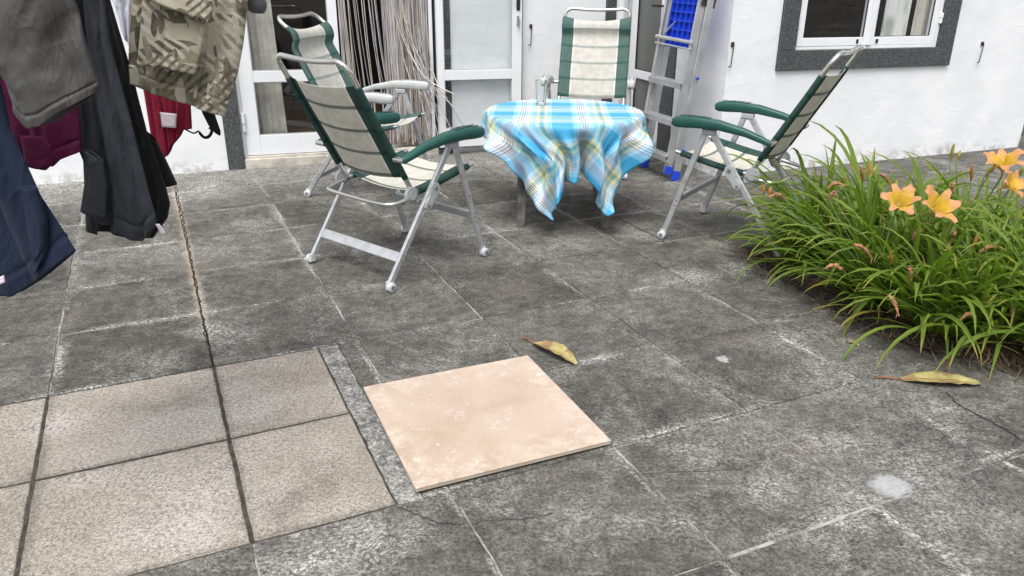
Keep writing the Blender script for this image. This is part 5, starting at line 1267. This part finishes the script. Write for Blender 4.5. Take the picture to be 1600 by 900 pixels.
# camouflage shorts
g_, b_ = garment('cargo_shorts', 'leaf camouflage cargo shorts hanging beside the white door', 'shorts', (290, -100), 2.12)
sh = cloth_sheet([(212, -140), (390, -140)], [(390, -140), (387, 10), (380, 70), (372, 112), (351, 181)], [(201, 128), (225, 138), (262, 150), (305, 164), (351, 181)], [(212, -140), (206, 0), (202, 70), (201, 128)], 2.12, 6, 0.010, 0.055, 'leg_panel', 'camo_print', g_, b_, 110, 150, seed=1.9, freq=1.9, hem=0.075, diag=0.2, seams=((0.16, 0.012), (0.68, 0.012)))
pk = cloth_sheet([(224, -20), (322, 6)], [(322, 6), (318, 60), (306, 118)], [(214, 102), (254, 105), (282, 112), (306, 118)], [(224, -20), (220, 40), (214, 102)], 2.060, 6, 0.002, 0.012, 'cargo_pocket', 'camo_print', g_, b_, 26, 30, seed=2.4, freq=1.2, hem=0.05, seams=((0.38, 0.02),))
cloth_sheet([(226, -50), (340, -50)], [(340, -50), (335, 0), (329, 37)], [(222, -4), (262, 12), (300, 27), (329, 37)], [(226, -50), (222, -4)], 2.040, 6, 0.002, 0.01, 'pocket_flap', 'camo_print', g_, b_, 26, 16, seed=0.9, freq=1, hem=0.12)
cloth_sheet([(201, 101), (214, 103)], [(214, 103), (222, 137)], [(202, 131), (222, 137)], [(201, 101), (202, 131)], 2.055, 6, 0.001, 0.008, 'cuff_tab', 'camo_print', g_, b_, 10, 10)
# red garment with a label
g_, b_ = garment('red_shorts', 'dark red garment with white label hanging below the camouflage shorts', 'underwear', (260, 60), 2.34)
cloth_sheet([(205, 30), (296, 60)], [(296, 60), (298, 160), (300, 201)], [(243, 254), (249, 252), (262, 243), (270, 226), (282, 212), (286, 203), (300, 201)], [(205, 30), (226, 150), (243, 254)], 2.34, 0, 0.006, 0.02, 'body', 'red_cotton', g_, b_, 44, 40, seed=2.0, freq=4)
cloth_sheet([(247, 175), (276, 178)], [(276, 178), (275, 200)], [(250, 198), (275, 200)], [(247, 175), (250, 198)], 2.318, 0, 0.001, 0.001, 'label_patch', 'label_white', g_, b_, 8, 8)
cloth_sheet([(245, 174), (249, 174)], [(249, 174), (252, 199)], [(248, 199), (252, 199)], [(245, 174), (248, 199)], 2.315, 0, 0.001, 0.001, 'label_stitching', 'red_cotton', g_, b_, 4, 8)
# black strap
g_, b_ = garment('black_bra', 'black strap with plastic ring dangling beside the red garment', 'bra', (325, 100), 2.42)
cloth_sheet([(300, 90), (328, 100)], [(328, 100), (336, 180), (345, 206), (344, 212)], [(334, 205), (344, 212)], [(300, 90), (316, 176), (326, 196), (334, 205)], 2.42, 0, 0.003, 0.012, 'band', 'black_cotton', g_, b_, 14, 30, seed=1)
P2 = lambda a: [onplane(x, y, Vector((0, 2.41, 0)), Vector((0, 1, 0))) - b_ for x, y in a]
MB().tube(spline(P2([(288, 201), (297, 206), (304, 208), (310, 205), (313, 209), (318, 214), (324, 214.5), (329, 210), (331, 203), (327, 199)]), 40), [0.0025] * 16 + [0.0048] * 24, 8).build('strap', M['black_cotton'], g_, True)
# sock
g_, b_ = garment('sock', 'toe of a dark grey sock hanging at the top beside the shorts', 'sock', (400, -80), 2.2)
S = spline([onplane(x, y, Vector((0, 2.2, 0)), Vector((0, 1, 0))) - b_ for x, y in ((385, -150), (386, -80), (388, -25), (397, 0), (408, 8), (416, 10))], 26)
m = MB(); m.tube(S, [0.032] * 12 + [0.034, 0.034, 0.033, 0.032, 0.031, 0.029, 0.027, 0.025, 0.023, 0.0215, 0.020, 0.018, 0.014, 0.006], 16); m.build('foot_part', M['sock_wool'], g_, True)
print('objects', len(bpy.data.objects), 'tris', sum(len(me.polygons) * 2 for me in bpy.data.meshes))
